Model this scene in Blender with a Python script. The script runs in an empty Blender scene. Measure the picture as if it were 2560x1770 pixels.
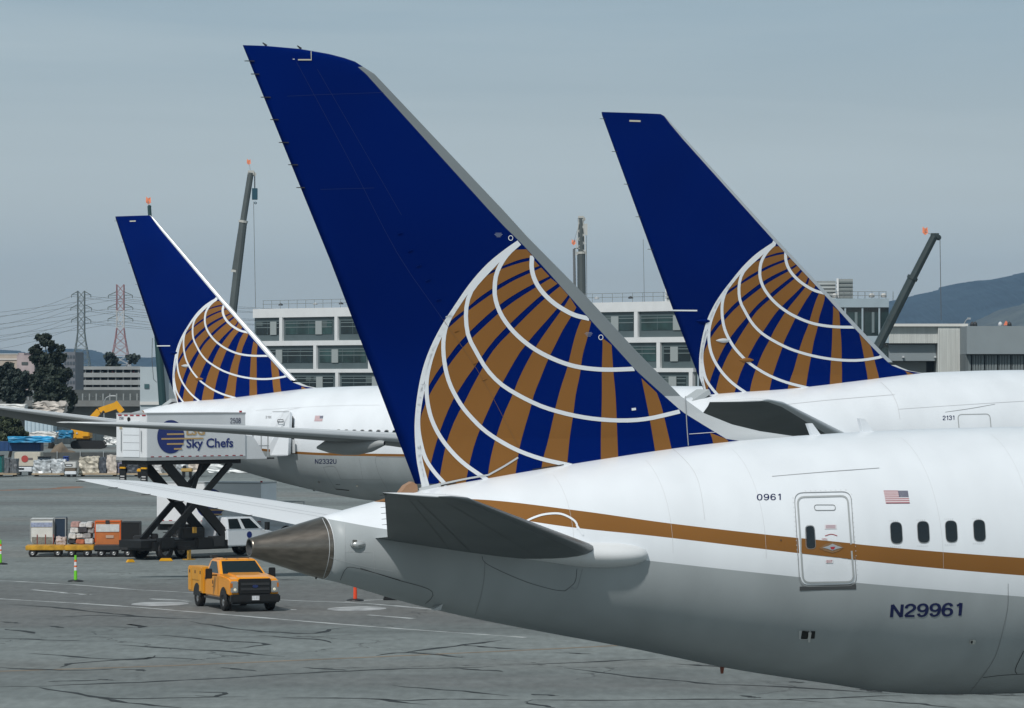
import bpy, bmesh, math, random
import numpy as np
from mathutils import Vector, Matrix
random.seed(7)
R_ = math.radians
S = bpy.context.scene
COL = S.collection

# ------------------------------------------------------------------ camera, sky, sun, exposure
F, CX, YH, H = 10070.0, 1280.0, 945.0, 9.1      # focal length and horizon in photograph pixels, eye height in metres
cam = bpy.data.cameras.new('camera'); cam_o = bpy.data.objects.new('camera', cam); COL.objects.link(cam_o)
cam.sensor_width = 36.0; cam.sensor_fit = 'HORIZONTAL'; cam.lens = F/2560*36.0
cam.shift_y = (YH-885)/2560.0
cam.clip_start = 1.0; cam.clip_end = 40000
cam_o.location = (0, 0, H); cam_o.rotation_euler = (R_(90), 0, 0)
S.camera = cam_o
S.render.resolution_x, S.render.resolution_y = 1024, 708
SUN_TO = Vector((-0.29, -0.60, 0.745)).normalized()
SUN_EL = math.asin(SUN_TO.z); SUN_AZ = math.atan2(SUN_TO.x, SUN_TO.y)
W = bpy.data.worlds.new('World'); S.world = W; W.use_nodes = True
nt = W.node_tree; nt.nodes.clear()
def wn(t, **k):
    n = nt.nodes.new(t)
    for a, b in k.items(): setattr(n, a, b)
    return n
out = wn('ShaderNodeOutputWorld'); bg = wn('ShaderNodeBackground')
sky = wn('ShaderNodeTexSky', sky_type='NISHITA', sun_disc=False, sun_elevation=SUN_EL, sun_rotation=SUN_AZ, air_density=1.0, dust_density=2.0, ozone_density=1.5)
bg.inputs[1].default_value = 0.1
tc = wn('ShaderNodeTexCoord'); mp = wn('ShaderNodeMapping'); mp.inputs['Scale'].default_value = (2.2, 2.2, 22.0)
mp.inputs['Rotation'].default_value = (0.03, 0.035, 0)
nz = wn('ShaderNodeTexNoise'); nz.inputs['Scale'].default_value = 1.4; nz.inputs['Detail'].default_value = 6; nz.inputs['Roughness'].default_value = .55; nz.inputs['Distortion'].default_value = .4
sp = wn('ShaderNodeSeparateXYZ'); el = wn('ShaderNodeMapRange'); el.inputs['From Min'].default_value = -0.005; el.inputs['From Max'].default_value = 0.105
ramp = wn('ShaderNodeValToRGB')      # high thin overcast: greyer low in the haze, bluer higher up, pale overhead
ramp.color_ramp.elements[0].color = (5.0, 5.3, 5.1, 1); ramp.color_ramp.elements[0].position = 0.0
ramp.color_ramp.elements[1].color = (3.55, 4.6, 5.25, 1); ramp.color_ramp.elements[1].position = 0.85
e = ramp.color_ramp.elements.new(.45); e.color = (5.1, 5.7, 5.75, 1)
mixo = wn('ShaderNodeMix', data_type='RGBA'); mixo.inputs[0].default_value = 0.9
cl = wn('ShaderNodeMapRange'); cl.inputs['From Min'].default_value = .42; cl.inputs['From Max'].default_value = .72; cl.inputs['To Max'].default_value = .6
mixc = wn('ShaderNodeMix', data_type='RGBA'); mixc.inputs[7].default_value = (5.4, 6.2, 6.4, 1)
L = nt.links.new
L(tc.outputs['Generated'], mp.inputs[0]); L(mp.outputs[0], nz.inputs[0]); L(tc.outputs['Generated'], sp.inputs[0])
L(sp.outputs[2], el.inputs[0]); L(el.outputs[0], ramp.inputs[0]); L(nz.outputs[0], cl.inputs[0])
L(sky.outputs[0], mixo.inputs[6]); L(ramp.outputs[0], mixo.inputs[7])
L(cl.outputs[0], mixc.inputs[0]); L(mixo.outputs[2], mixc.inputs[6])
zn = wn('ShaderNodeMapRange', interpolation_type='SMOOTHSTEP'); zn.inputs['From Min'].default_value = .08; zn.inputs['From Max'].default_value = .9; zn.inputs['To Min'].default_value = 1.0; zn.inputs['To Max'].default_value = .62   # the veil thins overhead
dim = wn('ShaderNodeVectorMath', operation='SCALE'); L(sp.outputs[2], zn.inputs[0]); L(mixc.outputs[2], dim.inputs[0]); L(zn.outputs[0], dim.inputs['Scale']); L(dim.outputs[0], bg.inputs[0]); L(bg.outputs[0], out.inputs[0])
sl = bpy.data.lights.new('sun', 'SUN'); so = bpy.data.objects.new('sun', sl); COL.objects.link(so)
sl.energy = 3.1; sl.angle = R_(2.0); sl.color = (1.0, .97, .93)
so.rotation_euler = SUN_TO.to_track_quat('Z', 'Y').to_euler(); so.location = (0, 0, 200)
S.view_settings.view_transform = 'Standard'; S.view_settings.look = 'None'; S.view_settings.exposure = 0.0; S.view_settings.gamma = 1.0
S.render.engine = 'CYCLES'
S.cycles.max_bounces = 5; S.cycles.volume_bounces = 0; S.cycles.use_denoising = True

# ------------------------------------------------------------------ helpers
def P(px, py, Y): return Vector(((px-CX)*Y/F, Y, H-(py-YH)*Y/F))
def GY(py): return H*F/(py-YH)                    # distance of the ground seen at that row
def G(px, py, z=0.0):
    Y = (H-z)*F/(py-YH); return Vector(((px-CX)*Y/F, Y, z))

MATS = {}
def mat(name, col, rough=.6, metal=0.0, noise=0.0, scale=4.0, bump=0.0, coat=0.0, stretch=None, spec=None, detail=4.0):
    if name in MATS: return MATS[name]
    m = bpy.data.materials.new(name); m.use_nodes = True; t = m.node_tree; b = t.nodes['Principled BSDF']
    b.inputs['Base Color'].default_value = (*col, 1); b.inputs['Roughness'].default_value = rough; b.inputs['Metallic'].default_value = metal
    if coat: b.inputs['Coat Weight'].default_value = coat; b.inputs['Coat Roughness'].default_value = .12
    if spec is not None: b.inputs['Specular IOR Level'].default_value = spec
    if noise or bump:
        tcn = t.nodes.new('ShaderNodeTexCoord'); mpn = t.nodes.new('ShaderNodeMapping'); n = t.nodes.new('ShaderNodeTexNoise')
        if stretch: mpn.inputs['Scale'].default_value = stretch
        n.inputs['Scale'].default_value = scale; n.inputs['Detail'].default_value = detail
        t.links.new(tcn.outputs['Object'], mpn.inputs[0]); t.links.new(mpn.outputs[0], n.inputs[0])
        if noise:
            mx = t.nodes.new('ShaderNodeMix'); mx.data_type = 'RGBA'
            mr = t.nodes.new('ShaderNodeMapRange'); mr.inputs['From Min'].default_value = .3; mr.inputs['From Max'].default_value = .7
            t.links.new(n.outputs[0], mr.inputs[0]); t.links.new(mr.outputs[0], mx.inputs[0])
            mx.inputs[6].default_value = (*[c*(1-noise) for c in col], 1); mx.inputs[7].default_value = (*[min(1, c*(1+noise)) for c in col], 1)
            t.links.new(mx.outputs[2], b.inputs['Base Color'])
        if bump:
            bp = t.nodes.new('ShaderNodeBump'); bp.inputs['Strength'].default_value = bump; bp.inputs['Distance'].default_value = .05
            t.links.new(n.outputs[0], bp.inputs['Height']); t.links.new(bp.outputs[0], b.inputs['Normal'])
    MATS[name] = m; return m

def obj(name, verts, faces, mats, parent=None, smooth=False, mi=None, loc=None, rotz=0.0):
    me = bpy.data.meshes.new(name); me.from_pydata([tuple(v) for v in verts], [], faces)
    for m in (mats if isinstance(mats, (list, tuple)) else [mats]): me.materials.append(m)
    if mi is not None: me.polygons.foreach_set('material_index', mi)
    if smooth: me.polygons.foreach_set('use_smooth', [True]*len(me.polygons))
    me.update()
    o = bpy.data.objects.new(name, me); COL.objects.link(o)
    if parent: o.parent = parent
    if loc is not None: o.location = loc
    if rotz: o.rotation_euler = (0, 0, rotz)
    return o
def tag(o, label=None, cat=None, group=None, kind=None):
    if label: o['label'] = label
    if cat: o['category'] = cat
    if group: o['group'] = group
    if kind: o['kind'] = kind
    return o
def thing(name, label, cat, loc=(0, 0, 0), rotz=0.0, group=None):
    o = bpy.data.objects.new(name, None); COL.objects.link(o); o.location = loc; o.rotation_euler = (0, 0, rotz); o.empty_display_size = .3
    return tag(o, label, cat, group)

class MB:
    def __init__(s): s.v = []; s.f = []; s.m = []
    def add(s, vs, fs, mi=0):
        n = len(s.v); s.v += [tuple(v) for v in vs]; s.f += [tuple(i+n for i in f) for f in fs]; s.m += [mi]*len(fs); return s
    def box(s, x0, x1, y0, y1, z0, z1, mi=0, M=None):
        vs = [Vector((x, y, z)) for z in (z0, z1) for y in (y0, y1) for x in (x0, x1)]
        if M is not None: vs = [M @ v for v in vs]
        return s.add(vs, [(0, 2, 3, 1), (4, 5, 7, 6), (0, 1, 5, 4), (2, 6, 7, 3), (0, 4, 6, 2), (1, 3, 7, 5)], mi)
    def frustum(s, r0, z0, r1, z1, mi=0):      # r = (x0,x1,y0,y1) at z0 and at z1
        vs = [Vector((x, y, z0)) for y in r0[2:] for x in r0[:2]] + [Vector((x, y, z1)) for y in r1[2:] for x in r1[:2]]
        return s.add(vs, [(0, 2, 3, 1), (4, 5, 7, 6), (0, 1, 5, 4), (2, 6, 7, 3), (0, 4, 6, 2), (1, 3, 7, 5)], mi)
    def tube(s, p0, p1, r0, r1=None, n=8, mi=0, caps=True):
        p0, p1 = Vector(p0), Vector(p1); r1 = r0 if r1 is None else r1
        d = (p1-p0).normalized(); a = d.orthogonal().normalized(); b = d.cross(a)
        vs = []
        for p, r in ((p0, r0), (p1, r1)):
            for i in range(n):
                t = 2*math.pi*(i+.5)/n; vs.append(p+(a*math.cos(t)+b*math.sin(t))*r)
        fs = [(i, (i+1) % n, n+(i+1) % n, n+i) for i in range(n)]
        if caps: fs += [tuple(range(n))[::-1], tuple(range(n, 2*n))]
        return s.add(vs, fs, mi)
    def path(s, pts, r, n=6, mi=0):
        for a, b in zip(pts[:-1], pts[1:]): s.tube(a, b, r, r, n, mi)
        return s
    def beam(s, p0, p1, w, h, mi=0, up=(0, 0, 1)):
        p0, p1 = Vector(p0), Vector(p1); d = (p1-p0).normalized(); u = Vector(up); a = d.cross(u)
        a = a.normalized() if a.length > 1e-4 else d.orthogonal().normalized(); b = a.cross(d)
        vs = [p+a*sx*w/2+b*sz*h/2 for p in (p0, p1) for sz in (-1, 1) for sx in (-1, 1)]
        return s.add(vs, [(0, 1, 3, 2), (4, 6, 7, 5), (0, 4, 5, 1), (2, 3, 7, 6), (0, 2, 6, 4), (1, 5, 7, 3)], mi)
    def prism(s, prof, y0, y1, mi=0, axis='y'):   # profile in (x,z) pushed along y
        n = len(prof)
        vs = [(x, y0, z) for x, z in prof]+[(x, y1, z) for x, z in prof]
        if axis == 'x': vs = [(b, a, c) for a, b, c in vs]
        if axis == 'z': vs = [(a, c, b) for a, b, c in vs]
        return s.add(vs, [tuple(range(n)), tuple(range(2*n-1, n-1, -1))]+[(i, i+n, (i+1) % n+n, (i+1) % n) for i in range(n)], mi)
    def lathe(s, prof, c, axis='x', n=20, mi=0):  # profile (r, t) turned about an axis through c
        vs = []
        for r, t in prof:
            for i in range(n):
                a = 2*math.pi*i/n; q = (t, r*math.cos(a), r*math.sin(a))
                if axis == 'y': q = (q[1], q[0], q[2])
                if axis == 'z': q = (q[1], q[2], q[0])
                vs.append(Vector(c)+Vector(q))
        fs = [(k*n+i, k*n+(i+1) % n, (k+1)*n+(i+1) % n, (k+1)*n+i) for k in range(len(prof)-1) for i in range(n)]
        return s.add(vs, fs, mi)
    def build(s, name, mats, parent=None, smooth=False, bevel=0.0, loc=None, rotz=0.0, fix=True, jit=0.0):
        o = obj(name, s.v, s.f, mats, parent, smooth, s.m, loc, rotz)
        if bevel or fix:
            bm = bmesh.new(); bm.from_mesh(o.data)
            bmesh.ops.recalc_face_normals(bm, faces=bm.faces)
            if bevel: bmesh.ops.bevel(bm, geom=[e for e in bm.edges if e.is_manifold and e.calc_face_angle(0) > .35], offset=bevel, segments=2, affect='EDGES', clamp_overlap=True)
            bm.to_mesh(o.data); bm.free()
        return o
def copy_tree(o, parent=None):
    c = o.copy(); COL.objects.link(c); c.parent = parent
    for ch in [x for x in bpy.data.objects if x.parent == o]: copy_tree(ch, c)
    return c
def text_mesh(txt, size, shear=0.0, bold=0.0, space=1.0):
    cu = bpy.data.curves.new('lettering', 'FONT'); cu.body = txt; cu.size = 1.0; cu.shear = shear; cu.offset = bold; cu.space_character = space; cu.resolution_u = 3
    o = bpy.data.objects.new('lettering', cu); COL.objects.link(o); bpy.context.view_layer.update()
    me = bpy.data.meshes.new_from_object(o); bpy.data.objects.remove(o); bpy.data.curves.remove(cu)
    v = np.array([x.co[:2] for x in me.vertices]); f = [tuple(p.vertices) for p in me.polygons]; bpy.data.meshes.remove(me)
    v -= v.min(0); v *= size/v[:, 1].max()
    return v, f          # lower-left at 0,0, cap height = size
def flat_text(txt, size, material, parent, origin, xdir, ydir, width=None, name='lettering', **k):
    v, f = text_mesh(txt, size, **k)
    if width: v[:, 0] *= width/v[:, 0].max()
    xd, yd = Vector(xdir), Vector(ydir)
    return obj(name, [Vector(origin)+xd*a+yd*b for a, b in v], f, material, parent)

# ------------------------------------------------------------------ materials
WHITE = mat('white_paint', (.745, .78, .815), .30, 0, .045, .9, .035, coat=.25, stretch=(1, 1, .35))  # upright streaks in the colour: dirt and painted-in soft skin reflections
GREYP = mat('grey_paint', (.345, .375, .385), .42, 0, .10, .7, .035, spec=.22, stretch=(1, 1, .25))  # vertical streaks: grime plus soft reflections put into the grey
LGREY = mat('light_grey_paint', (.52, .54, .55), .4, 0, .03, .5)
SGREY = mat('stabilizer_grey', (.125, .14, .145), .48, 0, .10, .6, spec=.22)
BLUE = mat('deep_blue_paint', (.0001, .0105, .112), .45, 0, .22, .13, spec=.025, detail=2.0)  # broad tone drift paints uneven sky reflection into the fin blue
GOLD = mat('gold_paint', (.235, .108, .031), .45, 0, .08, .3, spec=.08)
ARCW = mat('emblem_white', (.72, .75, .78), .4)
NAVY = mat('navy_lettering', (.006, .012, .075), .4)
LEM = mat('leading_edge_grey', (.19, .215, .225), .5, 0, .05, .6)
STEEL = mat('bare_steel', (.235, .205, .175), .3, .92, .22, 1.2, .05, stretch=(.5, 8, 8))
DARK = mat('dark_grey', (.03, .032, .034), .6)
BLACK = mat('black', (.008, .009, .010), .55)
SEAM = mat('panel_seam', (.20, .21, .215), .6)
GLASS = mat('window_glass', (.008, .014, .018), .08, 0, spec=.6)
RED = mat('red_paint', (.35, .02, .03), .45)
TYRE = mat('tyre_rubber', (.012, .012, .013), .8)
RIM = mat('rim_metal', (.42, .42, .42), .4, .8)
GALV = mat('galvanised_metal', (.38, .40, .41), .45, .5, .1, 3)
YELLOW = mat('safety_yellow', (.72, .36, .008), .4, 0, .05, 2)
ORANGE = mat('safety_orange', (.72, .12, .015), .5)
# ------------------------------------------------------------------ airliners
def pch(xs, ys):                      # smooth monotone interpolation
    xs = np.array(xs, float); ys = np.array(ys, float); o = np.argsort(xs); xs, ys = xs[o], ys[o]
    h = np.diff(xs); dl = np.diff(ys)/h; m = np.zeros(len(xs)); m[0], m[-1] = dl[0], dl[-1]
    for i in range(1, len(xs)-1):
        if dl[i-1]*dl[i] > 0:
            w1, w2 = 2*h[i]+h[i-1], h[i]+2*h[i-1]; m[i] = (w1+w2)/(w1/dl[i-1]+w2/dl[i])
    def f(x):
        x = np.clip(x, xs[0], xs[-1]); k = np.clip(np.searchsorted(xs, x)-1, 0, len(xs)-2); t = (x-xs[k])/h[k]
        return (2*t**3-3*t**2+1)*ys[k]+(t**3-2*t**2+t)*h[k]*m[k]+(-2*t**3+3*t**2)*ys[k+1]+(t**3-t**2)*h[k]*m[k+1]
    X = np.linspace(xs[0], xs[-1], 3000); Yt = f(X); x0, dx, Yl = float(xs[0]), float(X[1]-X[0]), [float(q) for q in Yt]
    def g(x):
        q = (float(x)-x0)/dx
        if q <= 0: return Yl[0]
        if q >= 2999: return Yl[2999]
        i = int(q); t = q-i; return Yl[i]*(1-t)+Yl[i+1]*t
    return g
class Frame:                          # an airliner's own axes: u towards the nose, v to its right side (towards us), z up
    def __init__(s, psi, px, d, dz=0.0):
        p = R_(psi); s.psi = p; s.u = np.array([math.cos(p), math.sin(p)]); s.v = np.array([math.sin(p), -math.cos(p)])
        s.O = np.array([(px-CX)/F*d, d]); s.dz = dz
        s.ov = float(s.O@s.v); s.v0, s.v1 = map(float, s.v); s.u0, s.u1 = map(float, s.u); s.o0, s.o1 = map(float, s.O)
    def un(s, px, py, v=0.0):
        rx = (px-CX)/F; t = (v+s.ov)/(rx*s.v0+s.v1)
        return float((rx*t-s.o0)*s.u0+(t-s.o1)*s.u1), float(H-(py-YH)/F*t-s.dz)
    def pr(s, u, v, z):
        q = s.O+u*s.u+v*s.v; return CX+F*q[0]/q[1], YH-(z+s.dz-H)*F/q[1]
class Airliner:
    pass
def airfoil(c): return 5*(0.2969*c**.5-0.126*c-0.3516*c**2+0.2843*c**3-0.1036*c**4)   # half thickness per unit of t/c
def surf_on(ac, fr, px, py):
    v = 2.0
    for _ in range(9):
        u, z = fr.un(px, py, v); v = .3*v+.7*side(ac, u, z)
    return u, z
def side(ac, u, z):
    zt, zb = ac.zt(u), ac.zb(u); b = (zt-zb)/2; q = (z-(zt+zb)/2)/b
    return ac.a(u)*math.sqrt(max(0.0, 1-q*q))
def skin(ac, u, z, eps, sgn=-1):      # a point eps proud of the fuselage skin, on the right side (local -y)
    zt, zb = float(ac.zt(u)), float(ac.zb(u)); b = (zt-zb)/2; zc = (zt+zb)/2; q = max(-.999, min(.999, (z-zc)/b)); a = float(ac.a(u))
    y = a*math.sqrt(1-q*q); n = Vector((0, y/a**2, (z-zc)/b**2)).normalized()
    return Vector((u, sgn*(y+n.y*eps), z+n.z*eps))
def fin_c(ac, u, z):
    le, te = ac.le(z), ac.te(z); return min(1, max(0, (le-u)/max(1e-3, le-te)))
def fin_t(ac, u, z):
    le, te = ac.le(z), ac.te(z); return float(airfoil(fin_c(ac, u, z))*.085*min(7.0, le-te))
def fin_on(ac, fr, px, py):
    v = .3
    for _ in range(4):
        u, z = fr.un(px, py, v); v = fin_t(ac, u, z)
    return u, z
def resample(pts, n):
    p = np.array(pts, float)
    if len(p) > 2:                    # Catmull-Rom through the points
        q = np.vstack([2*p[0]-p[1], p, 2*p[-1]-p[-2]]); o = []
        for i in range(1, len(q)-2):
            for t in np.linspace(0, 1, 10, endpoint=False):
                o.append(.5*((2*q[i])+(-q[i-1]+q[i+1])*t+(2*q[i-1]-5*q[i]+4*q[i+1]-q[i+2])*t*t+(-q[i-1]+3*q[i]-3*q[i+1]+q[i+2])*t**3))
        p = np.array(o+[p[-1]])
    d = np.r_[0, np.cumsum(np.linalg.norm(np.diff(p, axis=0), axis=1))]; s = np.linspace(0, d[-1], n)
    return np.c_[np.interp(s, d, p[:, 0]), np.interp(s, d, p[:, 1])]
# --- the globe emblem, traced on the near fin: zoom pixels -> photograph pixels
def ez(p): return [(960+x/2.3475, 560+y/2.3475) for x, y in p]
ARCS = [([(790, 108), (715, 160), (612, 245), (512, 358), (414, 500), (345, 608), (284, 728), (238, 856), (208, 1003), (193, 1150), (193, 1250), (203, 1380), (222, 1480), (240, 1570)], 27),
 ([(868, 186), (866, 260), (885, 330), (925, 395), (985, 455), (1050, 500), (1120, 535), (1205, 556)], 26),
 ([(795, 112), (735, 165), (690, 225), (657, 300), (648, 385), (655, 450), (685, 530), (740, 610), (810, 680), (900, 745), (1000, 795), (1100, 830), (1200, 848), (1320, 855), (1470, 850)], 25),
 ([(720, 160), (640, 245), (560, 330), (510, 395), (485, 470), (480, 560), (495, 660), (540, 750), (600, 850), (680, 935), (780, 1000), (900, 1060), (1000, 1095), (1120, 1125), (1250, 1145), (1400, 1153), (1550, 1142), (1735, 1100)], 24),
 ([(495, 385), (430, 478), (375, 570), (352, 650), (347, 740), (360, 850), (390, 950), (450, 1060), (520, 1145), (600, 1220), (700, 1285), (800, 1335), (930, 1380), (1100, 1418)], 24),
 ([(350, 605), (290, 745), (258, 860), (248, 950), (255, 1050), (280, 1150), (330, 1250), (400, 1340), (480, 1415), (610, 1505)], 24),
 ([(232, 940), (206, 1080), (200, 1180), (212, 1270), (240, 1370), (290, 1450), (365, 1535)], 23),
 ([(205, 1300), (218, 1400), (262, 1560)], 20)]
RAYS = [([(835, 148), (790, 150), (750, 155), (715, 165), (650, 215), (600, 262), (565, 305)], [(880, 193), (800, 208), (720, 237), (640, 270), (575, 305)]),
 ([(878, 210), (800, 228), (715, 255), (630, 290), (545, 335)], [(912, 246), (850, 268), (760, 308), (665, 360), (560, 430), (490, 490), (400, 560), (368, 590)]),
 ([(922, 256), (850, 290), (760, 332), (665, 388), (560, 460), (480, 520), (400, 590), (345, 640), (300, 705), (258, 800)], [(970, 307), (880, 350), (780, 405), (690, 465), (600, 540), (510, 625), (430, 710), (370, 790), (310, 870), (260, 955), (228, 1010)]),
 ([(978, 318), (890, 372), (790, 435), (700, 500), (610, 580), (520, 665), (440, 750), (380, 830), (320, 910), (265, 1005), (235, 1075), (210, 1160), (198, 1300)], [(1018, 350), (930, 412), (840, 490), (750, 575), (660, 665), (600, 740), (545, 820), (480, 910), (430, 990), (400, 1040), (360, 1130), (330, 1210), (310, 1270), (275, 1400), (262, 1470), (245, 1560)]),
 ([(1035, 365), (950, 432), (860, 515), (770, 605), (680, 695), (620, 770), (575, 850), (520, 950), (470, 1050), (430, 1120), (395, 1200), (365, 1290), (345, 1380), (330, 1465), (315, 1560)], [(1085, 418), (1030, 480), (960, 560), (880, 650), (800, 750), (740, 850), (690, 940), (650, 1010), (600, 1120), (565, 1200), (535, 1280), (510, 1370), (490, 1460), (470, 1560)]),
 ([(1095, 430), (1045, 500), (980, 590), (910, 690), (850, 790), (790, 910), (755, 1000), (710, 1100), (670, 1210), (640, 1310), (620, 1400), (612, 1460), (600, 1540)], [(1128, 490), (1100, 540), (1050, 620), (1000, 720), (960, 800), (920, 900), (880, 1000), (860, 1080), (830, 1180), (805, 1270), (790, 1340), (775, 1440), (765, 1520)]),
 ([(1172, 535), (1148, 580), (1120, 660), (1090, 780), (1070, 860), (1040, 950), (1010, 1060), (990, 1150), (960, 1280), (940, 1350), (925, 1420), (915, 1490)], [(1215, 575), (1190, 680), (1165, 770), (1150, 880), (1125, 1000), (1110, 1120), (1090, 1250), (1075, 1400), (1066, 1480)]),
 ([(1280, 668), (1282, 720), (1278, 850), (1278, 1000), (1275, 1130), (1272, 1250), (1272, 1380), (1272, 1440)], [(1335, 710), (1345, 860), (1358, 1000), (1365, 1150), (1373, 1360), (1376, 1420)]),
 ([(1510, 905), (1540, 1050), (1565, 1180), (1590, 1330), (1600, 1390)], [(1600, 990), (1625, 1060), (1650, 1160), (1685, 1310), (1698, 1370)]),
 ([(1912, 1225), (1925, 1260), (1935, 1310)], [(2012, 1258), (2022, 1280), (2030, 1310)])]
def emblem(ac, amap, parent):
    def put(pts):                     # photograph pixels on the near fin -> (u,z) there -> (u,z) on this fin
        o = []
        for x, y in pts:
            u, z = fin_on(A787, FA, x, y); u, z = amap(u, z)
            u = min(u, ac.le(z)-ac.band(z)-.02); u = max(u, ac.te(z)+.01); o.append((u, z))
        return np.array(o)
    for sg in (-1, 1):
        for e1, e2 in RAYS:
            n = 22; a = put(resample(ez(e1), n)); b = put(resample(ez(e2), n)); vs = []; fs = []
            for i in range(n):
                for j in range(5):
                    u, z = a[i]*(1-j/4)+b[i]*(j/4); u = min(u, ac.le(z)-ac.band(z)-.02); vs.append((u, sg*(fin_t(ac, u, z)+.006), z))
            for i in range(n-1):
                for j in range(4): k = i*5+j; fs.append((k, k+1, k+6, k+5))
            obj('emblem_ray', vs, fs, GOLD, parent)
        for c, w in ARCS:
            n = 40; c = resample(ez(c), n); t = np.gradient(c, axis=0); t /= np.linalg.norm(t, axis=1)[:, None]; nn = np.c_[-t[:, 1], t[:, 0]]*w/2.3475/2
            a = put(c-nn); m = put(c); b = put(c+nn); vs = []; fs = []
            for i in range(n):
                for q in (a[i], m[i], b[i]): vs.append((q[0], sg*(fin_t(ac, *q)+.012), q[1]))
            for i in range(n-1):
                for j in range(2): k = i*3+j; fs.append((k, k+1, k+4, k+3))
            obj('emblem_arc', vs, fs, ARCW, parent)
def fin_parts(ac, parent, zlev, le_mat, fil_z):
    def cols(c0, c1, n): return [c0+(c1-c0)*i/n for i in range(n+1)]
    def shell(name, cf, material, z0=None, z1=None):
        vs = []; fs = []; zz = [z for z in zlev if (z0 is None or z >= z0) and (z1 is None or z <= z1)]; w = None
        for z in zz:
            le, te = float(ac.le(z)), float(ac.te(z)); cc = cf(z)
            row = [(le-c*(le-te), -1) for c in cc]+[(le-c*(le-te), 1) for c in cc[::-1]]
            w = len(row)
            for u, sg in row: vs.append((u, sg*fin_t(ac, u, z), z))
        for i in range(len(zz)-1):
            for j in range(w-1):
                if j != w//2-1: k = i*w; fs.append((k+j, k+j+1, k+w+j+1, k+w+j))
        o = obj(name, vs, fs, material, parent, True)
        bm = bmesh.new(); bm.from_mesh(o.data); bmesh.ops.remove_doubles(bm, verts=bm.verts, dist=1e-4); bmesh.ops.recalc_face_normals(bm, faces=bm.faces); bm.to_mesh(o.data); bm.free()
        return o
    cb = lambda z: min(.6, ac.band(z)/max(.02, float(ac.le(z)-ac.te(z))))
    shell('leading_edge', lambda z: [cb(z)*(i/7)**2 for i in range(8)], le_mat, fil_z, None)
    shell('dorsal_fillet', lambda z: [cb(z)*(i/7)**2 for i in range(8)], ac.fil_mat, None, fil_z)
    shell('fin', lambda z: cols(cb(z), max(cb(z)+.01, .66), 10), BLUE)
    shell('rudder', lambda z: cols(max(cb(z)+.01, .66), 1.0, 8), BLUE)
def fuselage(ac, parent, us, bands, mats, ns, name='fuselage'):
    vs = []; fs = []; mi = []; N = sum(ns)
    for u in us:
        zt, zb, a = float(ac.zt(u)), float(ac.zb(u)), float(ac.a(u)); b = (zt-zb)/2; zc = (zt+zb)/2
        th = [math.pi/2]
        for bf in bands: th.append(min(th[-1], math.asin(max(-1, min(1, (float(bf(u))-zc)/b)))))
        th.append(-math.pi/2); r = []
        for k in range(len(ns)):
            for i in range(ns[k]): r.append(th[k]+(th[k+1]-th[k])*i/ns[k])
        r.append(-math.pi/2)
        for t in r: vs.append((u, -a*math.cos(t), zc+b*math.sin(t)))
        for t in r[-2:0:-1]: vs.append((u, a*math.cos(t), zc+b*math.sin(t)))
    w = 2*N; im = []
    for k in range(len(ns)): im += [k]*ns[k]
    im = im+im[::-1]
    for i in range(len(us)-1):
        for j in range(w): fs.append((i*w+j, i*w+(j+1) % w, (i+1)*w+(j+1) % w, (i+1)*w+j)); mi.append(im[j])
    fs += [tuple(range(w)), tuple(range((len(us)-1)*w, len(us)*w))]; mi += [0, 0]
    o = obj(name, vs, fs, mats, parent, True, mi)
    bm = bmesh.new(); bm.from_mesh(o.data); bmesh.ops.remove_doubles(bm, verts=bm.verts, dist=1e-4)
    bmesh.ops.dissolve_degenerate(bm, edges=bm.edges, dist=1e-4); bmesh.ops.recalc_face_normals(bm, faces=bm.faces); bm.to_mesh(o.data); bm.free()
    return o
def loft_wing(name, secs, mats, parent, sg=-1, nc=14, le_c=.05):   # secs: (v, uLE, zLE, uTE, zTE, t/c); materials upper, lower, leading edge
    vs = []; fs = []; mi = []
    cs = [(1-math.cos(math.pi*i/nc))/2 for i in range(nc+1)]
    for v, ul, zl, ut, zt, tc_ in secs:
        ch = ul-ut
        row = [(c, 1) for c in cs[::-1]]+[(c, -1) for c in cs[1:]]
        for c, s_ in row: vs.append((ul+(ut-ul)*c, sg*v, zl+(zt-zl)*c+s_*float(airfoil(c))*tc_*ch))
    w = 2*nc+1
    for i in range(len(secs)-1):
        for j in range(w-1):
            fs.append((i*w+j, i*w+j+1, (i+1)*w+j+1, (i+1)*w+j)); c = cs[::-1][j] if j < nc else cs[j-nc]
            lead = (cs[::-1][j] if j < nc else cs[j-nc+1]) <= le_c+.02
            mi.append(2 if lead else (0 if j < nc else 1))
    fs.append(tuple(range((len(secs)-1)*w, len(secs)*w))); mi.append(0)
    o = obj(name, vs, fs, mats, parent, True, mi)
    bm = bmesh.new(); bm.from_mesh(o.data); bmesh.ops.recalc_face_normals(bm, faces=bm.faces); bm.to_mesh(o.data); bm.free()
    return o
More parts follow.
